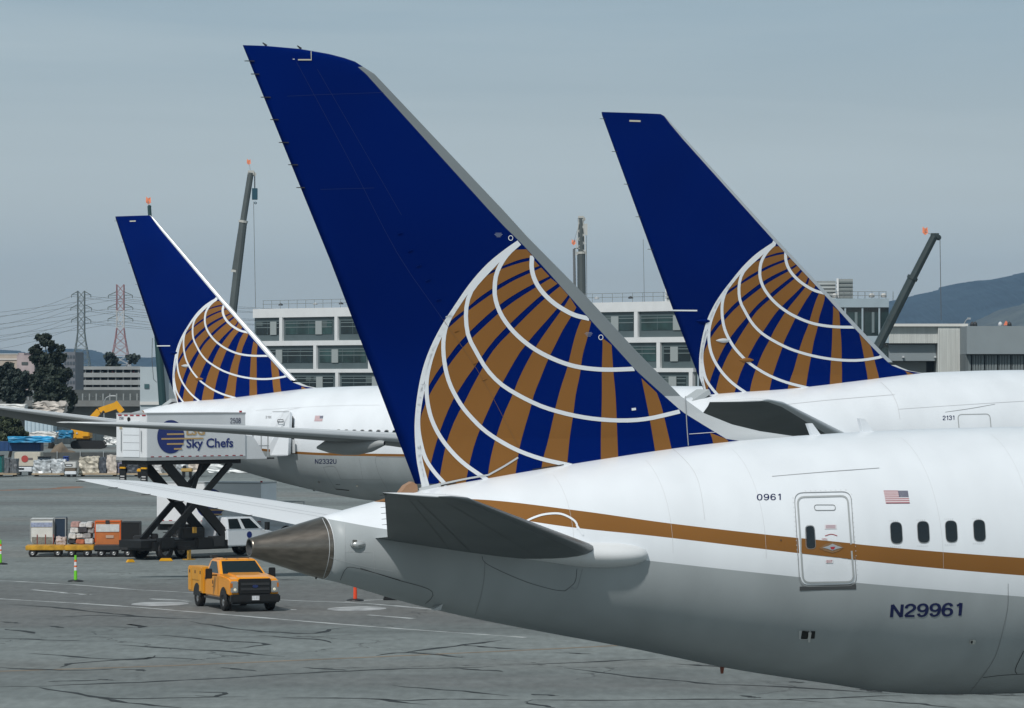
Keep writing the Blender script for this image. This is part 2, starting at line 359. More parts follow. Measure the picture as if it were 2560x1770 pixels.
# flat print and small fittings laid on the skin
def patch(ac, fr, outline, eps, material, parent, name, rings=4):
    c = np.mean(outline, axis=0); vs = [skin(ac, *surf_on(ac, fr, *c), eps)]; n = len(outline); fs = []
    for k in range(1, rings+1):
        for p in outline: q = c+(np.array(p)-c)*k/rings; vs.append(skin(ac, *surf_on(ac, fr, *q), eps))
    for i in range(n): fs.append((0, 1+i, 1+(i+1) % n))
    for k in range(rings-1):
        for i in range(n): a = 1+k*n; fs.append((a+i, a+n+i, a+n+(i+1) % n, a+(i+1) % n))
    return obj(name, vs, fs, material, parent, True)
def strip(ac, fr, pts, wpx, eps, material, parent, name, n=30, closed=False):
    p = resample(list(pts)+([pts[0]] if closed else []), n) if not closed else np.array(list(pts)+[pts[0]], float)
    n = len(p); t = np.gradient(p, axis=0); t /= np.maximum(1e-6, np.linalg.norm(t, axis=1))[:, None]; nn = np.c_[-t[:, 1], t[:, 0]]*wpx/2
    if closed: t0 = p[1]-p[-2]; t0 /= np.linalg.norm(t0); nn[0] = nn[-1] = np.array([-t0[1], t0[0]])*wpx/2
    vs = []
    for i in range(n):
        for q in (p[i]-nn[i], p[i]+nn[i]): vs.append(skin(ac, *surf_on(ac, fr, *q), eps))
    return obj(name, vs, [(2*i, 2*i+1, 2*i+3, 2*i+2) for i in range(n-1)], material, parent, True)
def rrect(tl, tr, br, bl, r=.2, n=5):   # rounded quadrilateral in pixels
    P_ = [np.array(q, float) for q in (tl, tr, br, bl)]; w = min(np.linalg.norm(P_[1]-P_[0]), np.linalg.norm(P_[3]-P_[0])); o = []
    for i in range(4):
        c = P_[i]; a = P_[i-1]; b = P_[(i+1) % 4]; da = (a-c)/np.linalg.norm(a-c); db = (b-c)/np.linalg.norm(b-c); s = c+da*r*w; e = c+db*r*w
        for k in range(n+1): t = k/n; o.append(tuple((1-t)**2*s+2*t*(1-t)*c+t*t*e))
        for k in (1, 2, 3): o.append(tuple(e+(b-db*r*w*.999-e)*k/4*1.0) if k < 4 else None)
    return o
GLY = {'0': (.56, [[(.28, .97), (.12, .88), (.05, .62), (.05, .38), (.12, .12), (.28, .03), (.44, .12), (.51, .38), (.51, .62), (.44, .88), (.28, .97)]]), '1': (.44, [[(.10, .80), (.22, .86), (.31, 1.0)], [(.31, 1.0), (.31, .5), (.31, 0)]]),
 '2': (.56, [[(.05, .68), (.09, .86), (.27, .97), (.45, .88), (.50, .72), (.44, .56), (.26, .38), (.12, .22), (.06, .06)], [(.03, .06), (.28, .06), (.53, .06)]]),
 '3': (.56, [[(.05, .76), (.11, .91), (.28, .97), (.44, .89), (.48, .75), (.42, .60), (.24, .54)], [(.24, .54), (.45, .47), (.52, .29), (.45, .11), (.28, .03), (.11, .09), (.04, .25)]]),
 '5': (.56, [[(.48, .94), (.30, .94), (.13, .94)], [(.14, .94), (.12, .72), (.09, .52)], [(.09, .52), (.26, .62), (.44, .55), (.52, .33), (.45, .12), (.27, .03), (.10, .10), (.04, .24)]]),
 '6': (.56, [[(.49, .76), (.43, .91), (.28, .97), (.12, .86), (.05, .60), (.05, .34), (.12, .12), (.28, .03), (.45, .11), (.51, .31), (.45, .50), (.28, .58), (.12, .50), (.06, .36)]]),
 '9': (.56, [[(.07, .24), (.13, .09), (.28, .03), (.44, .14), (.51, .40), (.51, .66), (.44, .88), (.28, .97), (.11, .89), (.05, .69), (.11, .50), (.28, .42), (.44, .50), (.50, .64)]]),
 '8': (.56, [[(.28, .97), (.11, .88), (.10, .66), (.28, .54), (.48, .42), (.50, .15), (.28, .03), (.06, .15), (.08, .42), (.28, .54), (.46, .66), (.45, .88), (.28, .97)]]),
 'N': (.66, [[(.07, 0), (.07, .5), (.07, 1)], [(.07, 1), (.33, .5), (.59, 0)], [(.59, 0), (.59, .5), (.59, 1)]]), 'U': (.62, [[(.07, 1), (.07, .35), (.13, .10), (.31, .03), (.49, .10), (.55, .35), (.55, 1)]])}
def stroke_text(txt, wt=.15, shear=0.0, space=.10):
    V = []; Fc = []; x = 0.0
    for ch in txt:
        w, st = GLY[ch]
        for pl in st:
            p = resample(pl, 26 if len(pl) > 4 else 8); t = np.gradient(p, axis=0); t /= np.linalg.norm(t, axis=1)[:, None]; nn = np.c_[-t[:, 1], t[:, 0]]*wt/2; b = len(V)
            for i in range(len(p)):
                for q in (p[i]-nn[i], p[i]+nn[i]): V.append((x+q[0]+shear*q[1], q[1]))
            Fc += [(b+2*i, b+2*i+1, b+2*i+3, b+2*i+2) for i in range(len(p)-1)]
        x += w+space
    v = np.array(V); v -= v.min(0); return v, Fc
def skin_text(ac, fr, txt, x0, y0, x1, y1, material, parent, sl=0.0, eps=.006, **k):  # lettering between two photograph corners (lower left, upper right)
    v, f = stroke_text(txt, **k) if all(c in GLY for c in txt) else text_mesh(txt, 1.0); v[:, 0] /= v[:, 0].max(); v[:, 1] /= v[:, 1].max()
    vs = [skin(ac, *surf_on(ac, fr, x0+(x1-x0)*a, y0+(y1-y0)*b+sl*a), eps) for a, b in v]
    return obj('lettering', vs, f, material, parent)
def us_flag(ac, fr, tl, tr, br, bl, parent, eps=.010):
    T = [np.array(q, float) for q in (tl, tr, br, bl)]
    fl = bpy.data.objects.new('flag', None); COL.objects.link(fl); fl.parent = parent
    def at(a, b): return (T[0]*(1-a)+T[1]*a)*(1-b)+(T[3]*(1-a)+T[2]*a)*b
    def quad(a0, a1, b0, b1, e_, m_, nm):
        vs = []; n = 5
        for i in range(n):
            for b in (b0, b1): vs.append(skin(ac, *surf_on(ac, fr, *at(a0+(a1-a0)*i/(n-1), b)), e_))
        return obj(nm, vs, [(2*i, 2*i+1, 2*i+3, 2*i+2) for i in range(n-1)], m_, fl)
    fr_, fw, fb = mat('flag_red', (.30, .02, .045), .5), mat('flag_white', (.75, .75, .76), .5), mat('flag_blue', (.02, .03, .09), .5)
    for i in range(13): quad(0, 1 if i > 6 else .6, i/13, (i+1)/13, eps, fr_ if i % 2 == 0 else fw, 'stripe')
    quad(.6, 1, 0, 7/13, eps, fb, 'canton')
    sv = []; sf = []
    for r in range(9):
        for c in range(6 if r % 2 == 0 else 5):
            a = .6+.4*(c+.5+(.5 if r % 2 else 0))/6.0; b = 7/13*(r+.5)/9; k = len(sv); q = .016
            for da, db in ((-q, 0), (0, -q*1.6), (q, 0), (0, q*1.6)): sv.append(skin(ac, *surf_on(ac, fr, *at(a+da, b+db)), eps+.004))
            sf.append((k, k+1, k+2, k+3))
    obj('stars', sv, sf, fw, fl)
    return fl
def gear(parent, ac, u, vs, wheels, r=.66):
    zb = float(ac.zb(u))
    for v in vs:
        m = MB(); m.tube((u, v, .7), (u, v, zb+1.2), .16, .2, 10); m.beam((u-1.4, v, r), (u+1.4, v, r), .25, .25)
        g = m.build('landing_gear', LGREY, parent)
        for du in wheels:
            for dv in (-.55, .55):
                w = MB(); w.lathe([(.0, -.2), (r*.55, -.2), (r*.93, -.22), (r, -.12), (r, .12), (r*.93, .22), (r*.55, .2), (0, .2)], (u+du, v+dv, r), 'y', 18); w.build('wheel', TYRE, g, True)

# ---------- the near airliner
FA = Frame(24.6, 1043, 95.0)
A787 = Airliner()
top = [FA.un(*p) for p in [(628, 1344), (798, 1294), (873, 1271), (954, 1249), (1043, 1228), (1220, 1194), (1408, 1160), (1713, 1113), (1824, 1101), (2000, 1089), (2163, 1079), (2330, 1072), (2560, 1067)]]
bot = [FA.un(*p) for p in [(628, 1393), (695, 1414), (790, 1444), (848, 1457), (916, 1477), (1000, 1502), (1165, 1542), (1331, 1575), (1586, 1622), (1840, 1674), (2062, 1708), (2210, 1729), (2320, 1736), (2431, 1735), (2560, 1732)]]
NOSE = 58.0
top += [(30, top[-1][1]+.03), (48, top[-1][1]+.03), (53, 7.2), (56.5, 5.8), (NOSE, 4.3)]
bot += [(30, bot[-1][1]), (48, bot[-1][1]+.3), (53, 1.9), (56.5, 2.8), (NOSE, 4.0)]
A787.zt, A787.zb = pch(*zip(*top)), pch(*zip(*bot))
A787.a = lambda u: min(.97*(A787.zt(u)-A787.zb(u))/2, 2.95)
lep = [FA.un(*p) for p in [(1990, 1091), (1900, 1078), (1830, 1061), (1760, 1033), (1701, 990), (1590, 877), (1467, 743), (1318, 592), (1260, 528), (936, 185), (911, 169), (887, 154), (861, 145), (823, 135), (778, 127), (748, 122), (669, 115), (607, 111)]]
tep = [FA.un(*p) for p in [(1060, 1270), (1041, 1218), (960, 1005), (829, 660), (606, 111)]]
INN = [(1900, 1110), (1820, 1100), (1705, 1029), (1590, 926), (1471, 794), (1373, 683), (1301, 605), (1254, 560), (915, 185), (893, 166), (880, 156)]
def lut(f, a, b, n=2000):
    T = [float(f(a+(b-a)*i/n)) for i in range(n+1)]
    def g(z):
        q = (float(z)-a)/(b-a)*n
        if q <= 0: return T[0]
        if q >= n: return T[n]
        i = int(q); t = q-i; return T[i]*(1-t)+T[i+1]*t
    return g
def zf(p):
    p = sorted((z, u) for u, z in p); zs = [a for a, b in p]; us = [b for a, b in p]; return lut(lambda z: np.interp(z, zs, us), zs[0], zs[-1], 4000)
A787.le, A787.te = zf(lep), zf(tep); _in = zf([fin_on(A787, FA, *p) for p in INN])
A787.band = lambda z: float(max(.005, min(2.2, A787.le(z)-_in(z)))) if z < 16.38 else .005
A787.fil_mat = mat('fillet_reflection_grey', (.50, .525, .54), .4, 0, .03, .5)  # leading-edge grey made lighter here, its reflection painted into the colour
PLA = thing('airliner', 'large white airliner in front, registration N29961, blue and gold globe on its tail', 'airliner', (*FA.O, 0), FA.psi)
grey = [surf_on(A787, FA, *p) for p in [(958, 1322), (1608, 1400), (1886, 1431), (2143, 1457), (2560, 1492)]]
grey = [(-2.45, float(A787.zt(-2.45))-.02)]+grey+[(25, grey[-1][1]-.9), (58, 2.5)]
gt = [surf_on(A787, FA, *p) for p in [(1187, 1248), (1442, 1276), (1664, 1307), (1996, 1345), (2274, 1373), (2560, 1395)]]
gb = [surf_on(A787, FA, *p) for p in [(1187, 1282), (1442, 1320), (1608, 1337), (1996, 1383), (2274, 1414), (2560, 1439)]]
gt = [(-4, 9), (-.6, float(A787.zt(-.6)))]+gt+[(25, gt[-1][1]-.7), (58, 3.5)]
gb = [(-4, 9), (-1.0, float(A787.zt(-1.0)))]+gb+[(25, gb[-1][1]-.75), (58, 3.2)]
ucone = FA.un(806, 1300)[0]
us = [ucone+.02+.32*i for i in range(64)]; us += [us[-1]+2*(i+1) for i in range(13)]; us = [u for u in us if u < NOSE-.6]+[52, 54, 55.5, 56.7, 57.5, NOSE]
us = sorted(set(us))
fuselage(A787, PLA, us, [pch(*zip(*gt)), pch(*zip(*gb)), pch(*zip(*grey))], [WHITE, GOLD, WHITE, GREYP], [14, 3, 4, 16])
# bare metal exhaust cone with an open pipe
uc = [ucone-(ucone-top[0][0])*i/12 for i in range(13)]
vs = []; fs = []; n = 40
for k, u in enumerate(uc):
    zt, zb = float(A787.zt(u)), float(A787.zb(u)); b = (zt-zb)/2; a = float(A787.a(u))
    for i in range(n): t = 2*math.pi*i/n; vs.append((u, a*math.cos(t), (zt+zb)/2+b*math.sin(t)))
for du, sc in ((-.05, .98), (-.05, .80), (.9, .72)):
    zt, zb = float(A787.zt(uc[-1])), float(A787.zb(uc[-1])); b = (zt-zb)/2*sc; a = float(A787.a(uc[-1]))*sc
    for i in range(n): t = 2*math.pi*i/n; vs.append((uc[-1]+du, a*math.cos(t), (zt+zb)/2+b*math.sin(t)))
for k in range(len(uc)+2):
    for i in range(n): fs.append((k*n+i, k*n+(i+1) % n, (k+1)*n+(i+1) % n, (k+1)*n+i))
o = obj('exhaust_cone', vs, fs, [STEEL, DARK], PLA, True, [0]*(len(uc)+1)*n+[1]*n)
strip(A787, FA, [(806, 1296), (820, 1330), (824, 1371), (819, 1410), (808, 1445)], 1.3, .004, LGREY, PLA, 'joint_ring')
zl = sorted(set([round(z, 3) for u, z in lep if z > 6.9]+[6.6]+list(np.linspace(7.0, 9.6, 22))+list(np.linspace(9.6, 16.2, 16))+list(np.linspace(16.2, 16.80, 16))))
zl = [z for z in zl if z <= max(z_ for u_, z_ in lep)-.002]
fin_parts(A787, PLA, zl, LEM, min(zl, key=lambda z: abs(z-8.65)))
emblem(A787, lambda u, z: (u, z), PLA)
tipw = MB()
# tail plane: tip and root traced, both sides alike
tTE = FA.un(961, 1232, 9.9); tLE = FA.un(1150, 1241, 9.75)
rLE = FA.un(1528, 1384, 2.0); rTE = FA.un(940, 1341, 1.15)
def lp(a, b, t): return a+(b-a)*t
secs = [(.2, rLE[0]+1.2, rLE[1]-.08, rTE[0]+.05, rTE[1]-.1, .10)]
for t in (0, .06, .25, .5, .75, .9, .95):
    secs.append((lp(1.6, 9.9, t), lp(rLE[0], tLE[0], t), lp(rLE[1], tLE[1], t), lp(rTE[0]+.1, tTE[0], t)-(.0 if t else 0), lp(rTE[1], tTE[1], t), lp(.105, .085, t)))
secs.append((9.72, tLE[0]-.12, tLE[1]-.02, tTE[0]+.02, tTE[1], .06)); secs.append((9.9, tLE[0]-.55, tLE[1], tTE[0], tTE[1], .03))
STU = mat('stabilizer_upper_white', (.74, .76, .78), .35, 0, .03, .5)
LED = mat('stabilizer_leading_edge', (.13, .145, .15), .35, .4)
secs_far = [(v, a-.022*max(0, v-1), za_-.018*max(0, v-1), b-.022*max(0, v-1), zb2-.018*max(0, v-1), t_) for v, a, za_, b, zb2, t_ in secs]
for sg, sc_ in ((-1, secs), (1, secs_far)):
    stb = loft_wing('stabilizer', sc_, [STU, SGREY, LED], PLA, sg, 16, .045)
    for c, w_, up_ in ((.60, .02, 1), (.70, .02, 1), (.30, .012, 1), (.62, .022, -1), (.72, .016, -1), (.28, .014, -1)):
        vs = []; ss = sc_[1:-2]
        for v, ul, zl, ut, zt, tc_ in ss:
            for dc in (-w_/2, w_/2): cc = c+dc/(ul-ut); vs.append((ul+(ut-ul)*cc, sg*v, zl+(zt-zl)*cc+up_*(float(airfoil(cc))*tc_*(ul-ut)+.006)))
        obj('elevator_seam', vs, [(2*i, 2*i+1, 2*i+3, 2*i+2) for i in range(len(ss)-1)], mat('seam_mid_grey', (.30, .31, .32), .5) if up_ > 0 else mat('seam_dark_grey', (.06, .066, .068), .5), stb)
    for k in range(6):
        t = .96-.13*k; i_ = 1; v = lp(1.6, 9.9, t); u = lp(sc_[1][3], sc_[-1][3], (v-1.6)/8.3); z = lp(sc_[1][4], sc_[-1][4], (v-1.6)/8.3); MB().tube((u+.05, sg*v, z), (u-(.2 if sg > 0 else .11), sg*v, z-.01), .014 if sg > 0 else .007, .008 if sg > 0 else .005, 5).build('static_wick', DARK, stb)
# fairing where the tail plane joins the body
for sg in (-1, 1):
    m = MB(); vs = []; fs = []; n = 28
    ax_ = resample([(1240, 1376), (1400, 1384), (1490, 1388), (1560, 1388), (1605, 1387), (1625, 1386)], 26); L_ = [FA.un(x, y, 2.1) for x, y in ax_]
    for k, (u, z) in enumerate(L_):
        t_ = k/25; e_ = math.sqrt(max(0.0, 1-max(0, (t_-.72)/.28)**2.2)); g_ = min(1, .3+t_*1.2)
        y0 = side(A787, u, z)-.20; hr, wr = .31*g_*e_+.005, .55*(.6+.4*g_)*e_+.02
        for i in range(n): t = 2*math.pi*i/n; vs.append((u, sg*(y0+wr*math.cos(t)), z+hr*math.sin(t)))
    for k in range(len(L_)-1):
        for i in range(n): fs.append((k*n+i, k*n+(i+1) % n, (k+1)*n+(i+1) % n, (k+1)*n+i))
    m.add(vs, fs); m.build('root_fairing', mat('fairing_white', (.66, .68, .69), .35), PLA, True)
# ---------- details on the near airliner
z9 = lambda x, y: (1840+x/2.7056, 1180+y/2.7056)
z1 = lambda x, y: (900+x/2.886, 1160+y/2.886)
z8 = lambda x, y: (600+x/4.4325, 1200+y/4.4325)
door = bpy.data.objects.new('door', None); COL.objects.link(door); door.parent = PLA
outer = rrect(z9(392, 142), z9(775, 133), z9(815, 768), z9(430, 775), .16)
inner = rrect(z9(413, 172), z9(752, 163), z9(795, 742), z9(452, 748), .14)
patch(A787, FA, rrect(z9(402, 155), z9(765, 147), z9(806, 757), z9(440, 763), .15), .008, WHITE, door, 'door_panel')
FRM = mat('door_frame_grey', (.36, .38, .385), .4)
o = strip(A787, FA, inner, 4.2, .020, FRM, door, 'door_frame', closed=True)
strip(A787, FA, outer, 1.6, .014, mat('door_gap', (.24, .25, .255), .5), door, 'door_gap', closed=True)
gx = lambda px: (lambda y: y)(np.interp(px, [1996, 2274], [1345, 1373])); gy = lambda px: np.interp(px, [1996, 2274], [1383, 1414])
vs = []; fs = []
for i in range(9):
    x = 2003+(2137-2003)*i/8
    for k in range(4): y = gx(x)+(gy(x)-gx(x))*k/3; vs.append(skin(A787, *surf_on(A787, FA, x, y), .014))
for i in range(8):
    for k in range(3): fs.append((i*4+k, i*4+k+1, i*4+k+5, i*4+k+4))
obj('stripe_band', vs, fs, GOLD, door, True)
patch(A787, FA, rrect(z9(470, 366), z9(524, 366), z9(534, 515), z9(476, 517), .45), .022, GLASS, door, 'pane')
strip(A787, FA, rrect(z9(466, 362), z9(527, 362), z9(538, 519), z9(472, 521), .45), 1.2, .02, SEAM, door, 'window_rim', closed=True)
strip(A787, FA, rrect(z9(527, 224), z9(668, 224), z9(671, 260), z9(530, 261), .48), 1.6, .018, SEAM, door, 'vent_flap', closed=True)
hd = patch(A787, FA, [z9(560, 515), z9(600, 488), z9(648, 475), z9(700, 488), z9(725, 512), z9(690, 535), z9(650, 548), z9(600, 535)], .024, mat('handle_recess', (.22, .12, .05), .4), door, 'handle_plate', 2)
patch(A787, FA, [z9(580, 512), z9(620, 500), z9(648, 486), z9(680, 500), z9(715, 512), z9(680, 520), z9(648, 532), z9(615, 520)], .034, mat('handle_metal', (.45, .47, .49), .35, .5), door, 'handle', 2)
patch(A787, FA, [z9(632, 508), z9(665, 506), z9(658, 524), z9(640, 524)], .04, RED, door, 'handle_mark', 1)
strip(A787, FA, [z9(600, 432), z9(642, 421), z9(682, 432)], 1.6, .018, RED, door, 'arrow_mark', 8)
patch(A787, FA, rrect(z9(595, 356), z9(677, 356), z9(679, 386), z9(597, 387), .1), .018, mat('placard', (.70, .68, .70), .5), door, 'placard', 1)
for k in range(4): strip(A787, FA, [z9(604, 362+6*k), z9(670, 362+6*k)], .7, .024, mat('placard_print', (.45, .2, .25), .5), door, 'print_line', 3)
for (xa, ya, xb, yb, tx) in ((573, 463, 616, 446, 'OPEN'), (604, 617, 654, 592, 'EXIT')):
    patch(A787, FA, rrect(z9(xa, yb), z9(xb, yb), z9(xb, ya), z9(xa, ya), .2), .018, mat('placard', (.7, .68, .7)), door, 'placard', 1)
    a = z9(xa+6, ya-4); b = z9(xb-6, yb+4); skin_text(A787, FA, tx, a[0], a[1], b[0], b[1], mat('sign_red', (.4, .08, .1), .5), door, 0, .026)
a, b = z9(430, 765), z9(810, 757)
patch(A787, FA, [z9(430, 775), z9(810, 757), z9(811, 792), z9(429, 802)], .010, mat('scuff_plate', (.07, .075, .078), .5), PLA, 'scuff_plate', 3)
WRIM = mat('window_rim_grey', (.30, .31, .315), .4)
for cx, cy in [(1083, 412), (1266, 407), (1455, 403), (1645, 397)]+[(2040+183*k, 388-4*k) for k in range(12)]:
    w = bpy.data.objects.new('window', None); COL.objects.link(w); w.parent = PLA
    patch(A787, FA, rrect(z9(cx-45, cy-76), z9(cx+38, cy-76), z9(cx+47, cy+76), z9(cx-36, cy+76), .46), .006, WRIM, w, 'window_rim', 2)
    patch(A787, FA, rrect(z9(cx-42, cy-72), z9(cx+34, cy-72), z9(cx+42, cy+70), z9(cx-34, cy+70), .46), .014, GLASS, w, 'pane', 2)
a, b = z9(1040, 987), z9(1532, 893)
skin_text(A787, FA, 'N29961', a[0], a[1], b[0], b[1], NAVY, PLA, -4.5, wt=.165, shear=.06, space=.10)
a, b = z9(140, 193), z9(302, 149)
skin_text(A787, FA, '0961', a[0], a[1], b[0], b[1], NAVY, PLA, -1.0, wt=.13, space=.16)
us_flag(A787, FA, z9(997, 127), z9(1160, 127), z9(1174, 212), z9(1013, 213), PLA)
def seam(pts, w=1.0, m_=None, ac=A787, fr=FA, par=None, eps=.005): return strip(ac, fr, pts, w, eps, m_ or SEAM, par or PLA, 'panel_seam', 24)
SOFT = mat('faint_seam', (.5, .51, .52), .5)
seam([(1930, 1191), (2060, 1180), (2198, 1170)], 1.3, mat('rain_gutter', (.28, .29, .3), .5))
seam([z9(1840, 755), z9(1838, 900), z9(1810, 1050), z9(1760, 1230), z9(1690, 1350), z9(1580, 1490)], 1.1)
seam([z9(1946, 1210), z9(1890, 1330), z9(1900, 1365)], 1.6, DARK); seam([z9(1948, 1366), z9(1800, 1375), z9(1670, 1390)], 1.1, DARK)
seam([(1682, 1122), (1712, 1150), (1738, 1185), (1752, 1230), (1762, 1300)], .8, SOFT)
seam([z1(900, 700), z1(895, 820), z1(870, 960), z1(830, 1090)], .9); seam([z1(880, 665), z1(900, 710), z1(1010, 770), z1(1200, 850), z1(1390, 905), z1(1480, 915)], 1.0, DARK)
seam([z1(1565, 755), z1(1550, 850), z1(1480, 915)], 1.0, DARK); seam([z1(1605, 755), z1(1565, 895), z1(1525, 890)], .9)
seam([z1(0, 750), z1(250, 830), z1(450, 885), z1(520, 920), z1(520, 960), z1(470, 1010)], 1.1, DARK)
seam([z8(1110, 1110), z8(1160, 1000), z8(1230, 965), z8(1500, 1030), z8(1773, 1110)], 1.1, DARK)
for pts in (([z8(1160, 790), z8(1480, 800)], ), ([z8(1160, 480), z8(1165, 990)], ), ([z8(1480, 800), z8(1490, 1000)], ), ([z8(1000, 860), z8(1400, 960), z8(1690, 1010)], )): seam(pts[0], .7, SOFT)
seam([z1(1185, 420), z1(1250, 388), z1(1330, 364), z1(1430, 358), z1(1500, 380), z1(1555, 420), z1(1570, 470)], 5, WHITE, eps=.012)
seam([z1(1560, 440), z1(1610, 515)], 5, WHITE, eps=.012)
# drain light by the tail, oval lamp housing
m = MB(); u0, zz0 = surf_on(A787, FA, 895, 1361); b0 = skin(A787, u0, zz0, 0)
m.lathe([(.0, -.02), (.19, -.02), (.17, .05), (.1, .10), (0, .12)], (0, 0, 0), 'y', 16)
for i, v in enumerate(m.v): m.v[i] = (b0.x+v[0]*1.0, b0.y-v[1], b0.z+v[2]*.55)
lamp = m.build('tail_light', mat('lamp_housing', (.5, .52, .52), .3, .4), PLA, True)
patch(A787, FA, rrect(z8(1228, 670), z8(1282, 672), z8(1280, 742), z8(1228, 738), .2), .10, mat('lamp_lens', (.10, .10, .09), .15), lamp, 'lens', 1)
# vents and drains on the belly
patch(A787, FA, rrect(z9(425, 1070), z9(505, 1072), z9(490, 1135), z9(425, 1130), .15), .012, LGREY, PLA, 'vent_frame', 2)
patch(A787, FA, rrect(z9(445, 1070), z9(497, 1075), z9(480, 1128), z9(436, 1126), .1), .020, BLACK, PLA, 'vent', 2)
patch(A787, FA, rrect(z9(507, 1075), z9(535, 1075), z9(530, 1125), z9(500, 1125), .1), .014, BLACK, PLA, 'vent', 2)
patch(A787, FA, rrect(z9(487, 1078), z9(508, 1080), z9(498, 1148), z9(484, 1146), .2), .03, mat('vent_flap_pale', (.55, .55, .54), .5), PLA, 'vent_flap', 1)
patch(A787, FA, rrect(z9(1578, 1132), z9(1622, 1132), z9(1618, 1165), z9(1578, 1165), .4), .014, mat('drain_bright', (.6, .62, .6), .25, .6), PLA, 'drain_cap', 2)
patch(A787, FA, rrect(z9(1586, 1140), z9(1600, 1140), z9(1598, 1158), z9(1586, 1158), .3), .02, BLACK, PLA, 'drain', 1)
patch(A787, FA, [z9(298, 457), z9(306, 457), z9(306, 466), z9(298, 466)], .016, DARK, PLA, 'static_port', 1)
# blade antennas on the crown, drain masts below
def blade(ac, fr, pts, par, mm, th=.06, v0=0.0):
    q = [fr.un(x, y, v0) for x, y in pts]; mb = MB(); n_ = len(q)
    mb.add([(u, -v0-th, z) for u, z in q]+[(u, -v0+th, z) for u, z in q], [tuple(range(n_)), tuple(range(2*n_-1, n_-1, -1))]+[(i, i+n_, (i+1) % n_+n_, (i+1) % n_) for i in range(n_)])
    return mb.build('antenna', mm, par)
blade(A787, FA, [(2016, 1059), (2028, 1058), (2050, 1088), (2027, 1088)], PLA, WHITE)
blade(A787, FA, [(2145, 1046), (2159, 1047), (2184, 1082), (2154, 1082)], PLA, WHITE)
blade(A787, FA, [(1801, 1668), (1809, 1668), (1807, 1684), (1803, 1684)], PLA, mat('drain_mast_red', (.25, .06, .03), .5), .03)
blade(A787, FA, [(1082, 1522), (1104, 1508), (1098, 1524), (1084, 1526)], PLA, LGREY, .1, .5)
blade(A787, FA, [(788, 1441), (792, 1441), (791, 1448), (789, 1448)], PLA, DARK, .02)
# rudder foot: gold fairing, slanted seal and hinge slot; trailing wicks; tip light
blade(A787, FA, [(996, 1233), (1010, 1214), (1027, 1204), (1038, 1212), (1040, 1226), (1034, 1236)], PLA, mat('fairing_gold', (.33, .19, .11), .5), .12)
def finline(ac, fr, pts, w, material, par, eps=.02, name='seal_strip'):
    p = resample(pts, 12); t = np.gradient(p, axis=0); t /= np.linalg.norm(t, axis=1)[:, None]; nn = np.c_[-t[:, 1], t[:, 0]]*w/2; vs = []
    for i in range(len(p)):
        for q in (p[i]-nn[i], p[i]+nn[i]): u, z = fin_on(ac, fr, *q); vs.append((u, -(fin_t(ac, u, z)+eps), z))
    return obj(name, vs, [(2*i, 2*i+1, 2*i+3, 2*i+2) for i in range(len(p)-1)], material, par)
z4a = lambda x, y: (560+x/2.66, 60+y/2.66)
def E1(x, y): return ez([(x, y)])[0]
finline(A787, FA, [E1(330, 1527), E1(470, 1497), E1(610, 1473)], 4.5, LGREY, PLA); finline(A787, FA, [E1(610, 1473), E1(700, 1423), E1(785, 1370)], 4.5, LGREY, PLA)
finline(A787, FA, [E1(325, 1535), E1(420, 1515)], 5, DARK, PLA, .016); finline(A787, FA, [E1(870, 1441), E1(1053, 1412)], 2.2, DARK, PLA, .018)
finline(A787, FA, [E1(205, 1560), E1(330, 1530)], 9, LGREY, PLA, .02)
FD = mat('fin_panel_line', (.0001, .0080, .090), .5)
for pts in ([z4a(480, 250), z4a(830, 900), z4a(1150, 1520), E1(345, 560)], [z4a(620, 300), z4a(1180, 1270)], [z4a(420, 480), z4a(640, 470), z4a(1060, 455)], [z4a(640, 1100), z4a(1000, 1090)]): finline(A787, FA, pts, 1.1, FD, PLA, .004, 'panel_seam')
hl = mat('hinge_shadow_line', (.02, .018, .05), .5); hg = mat('seam_brown', (.16, .085, .03), .5)
finline(A787, FA, [E1(345, 560), E1(560, 880), E1(790, 1310)], .9, hg, PLA, .016, 'hinge_seam'); finline(A787, FA, [(1713, 990), (1716, 1060), (1720, 1114)], 2.2, mat('bright_seam', (.3, .32, .34), .4), PLA, .02, 'hinge_seam')
finline(A787, FA, [(1722, 1085), (1790, 1080)], 1.4, mat('white_line', (.6, .6, .62)), PLA, .02, 'stripe_line')
z4 = lambda x, y: (560+x/2.66, 60+y/2.66)
finline(A787, FA, [z4(490, 238), z4(580, 238)], 3.2, mat('tip_light', (.55, .53, .45), .3), PLA, .02, 'tip_light'); finline(A787, FA, [z4(578, 240), z4(577, 180)], 1.6, mat('tip_light', (.5, .5, .5)), PLA, .02, 'tip_light')
finline(A787, FA, [z4(455, 234), z4(468, 234)], 2, mat('white_line', (.6, .6, .6)), PLA, .02, 'tip_light')
for (x, y) in ((172, 246), (215, 333), (280, 487), (343, 636), (400, 788), (462, 936), (517, 1088)):
    q = z4(x, y); a = FA.un(q[0]-14, q[1]); b = FA.un(q[0]+(6 if x % 2 else 10), q[1]+.3); MB().tube((a[0], -.02, a[1]), (b[0], -.03, b[1]), .010, .014, 5).build('static_wick', DARK, PLA)
for (x, y) in ((275, 143), (505, 163)):
    a = FA.un(*z4(x-18, y-19)); b = FA.un(*z4(x+8, y+2)); MB().tube((a[0], 0, a[1]), (b[0], 0, b[1]), .012, .03, 5).build('static_wick', DARK, PLA)
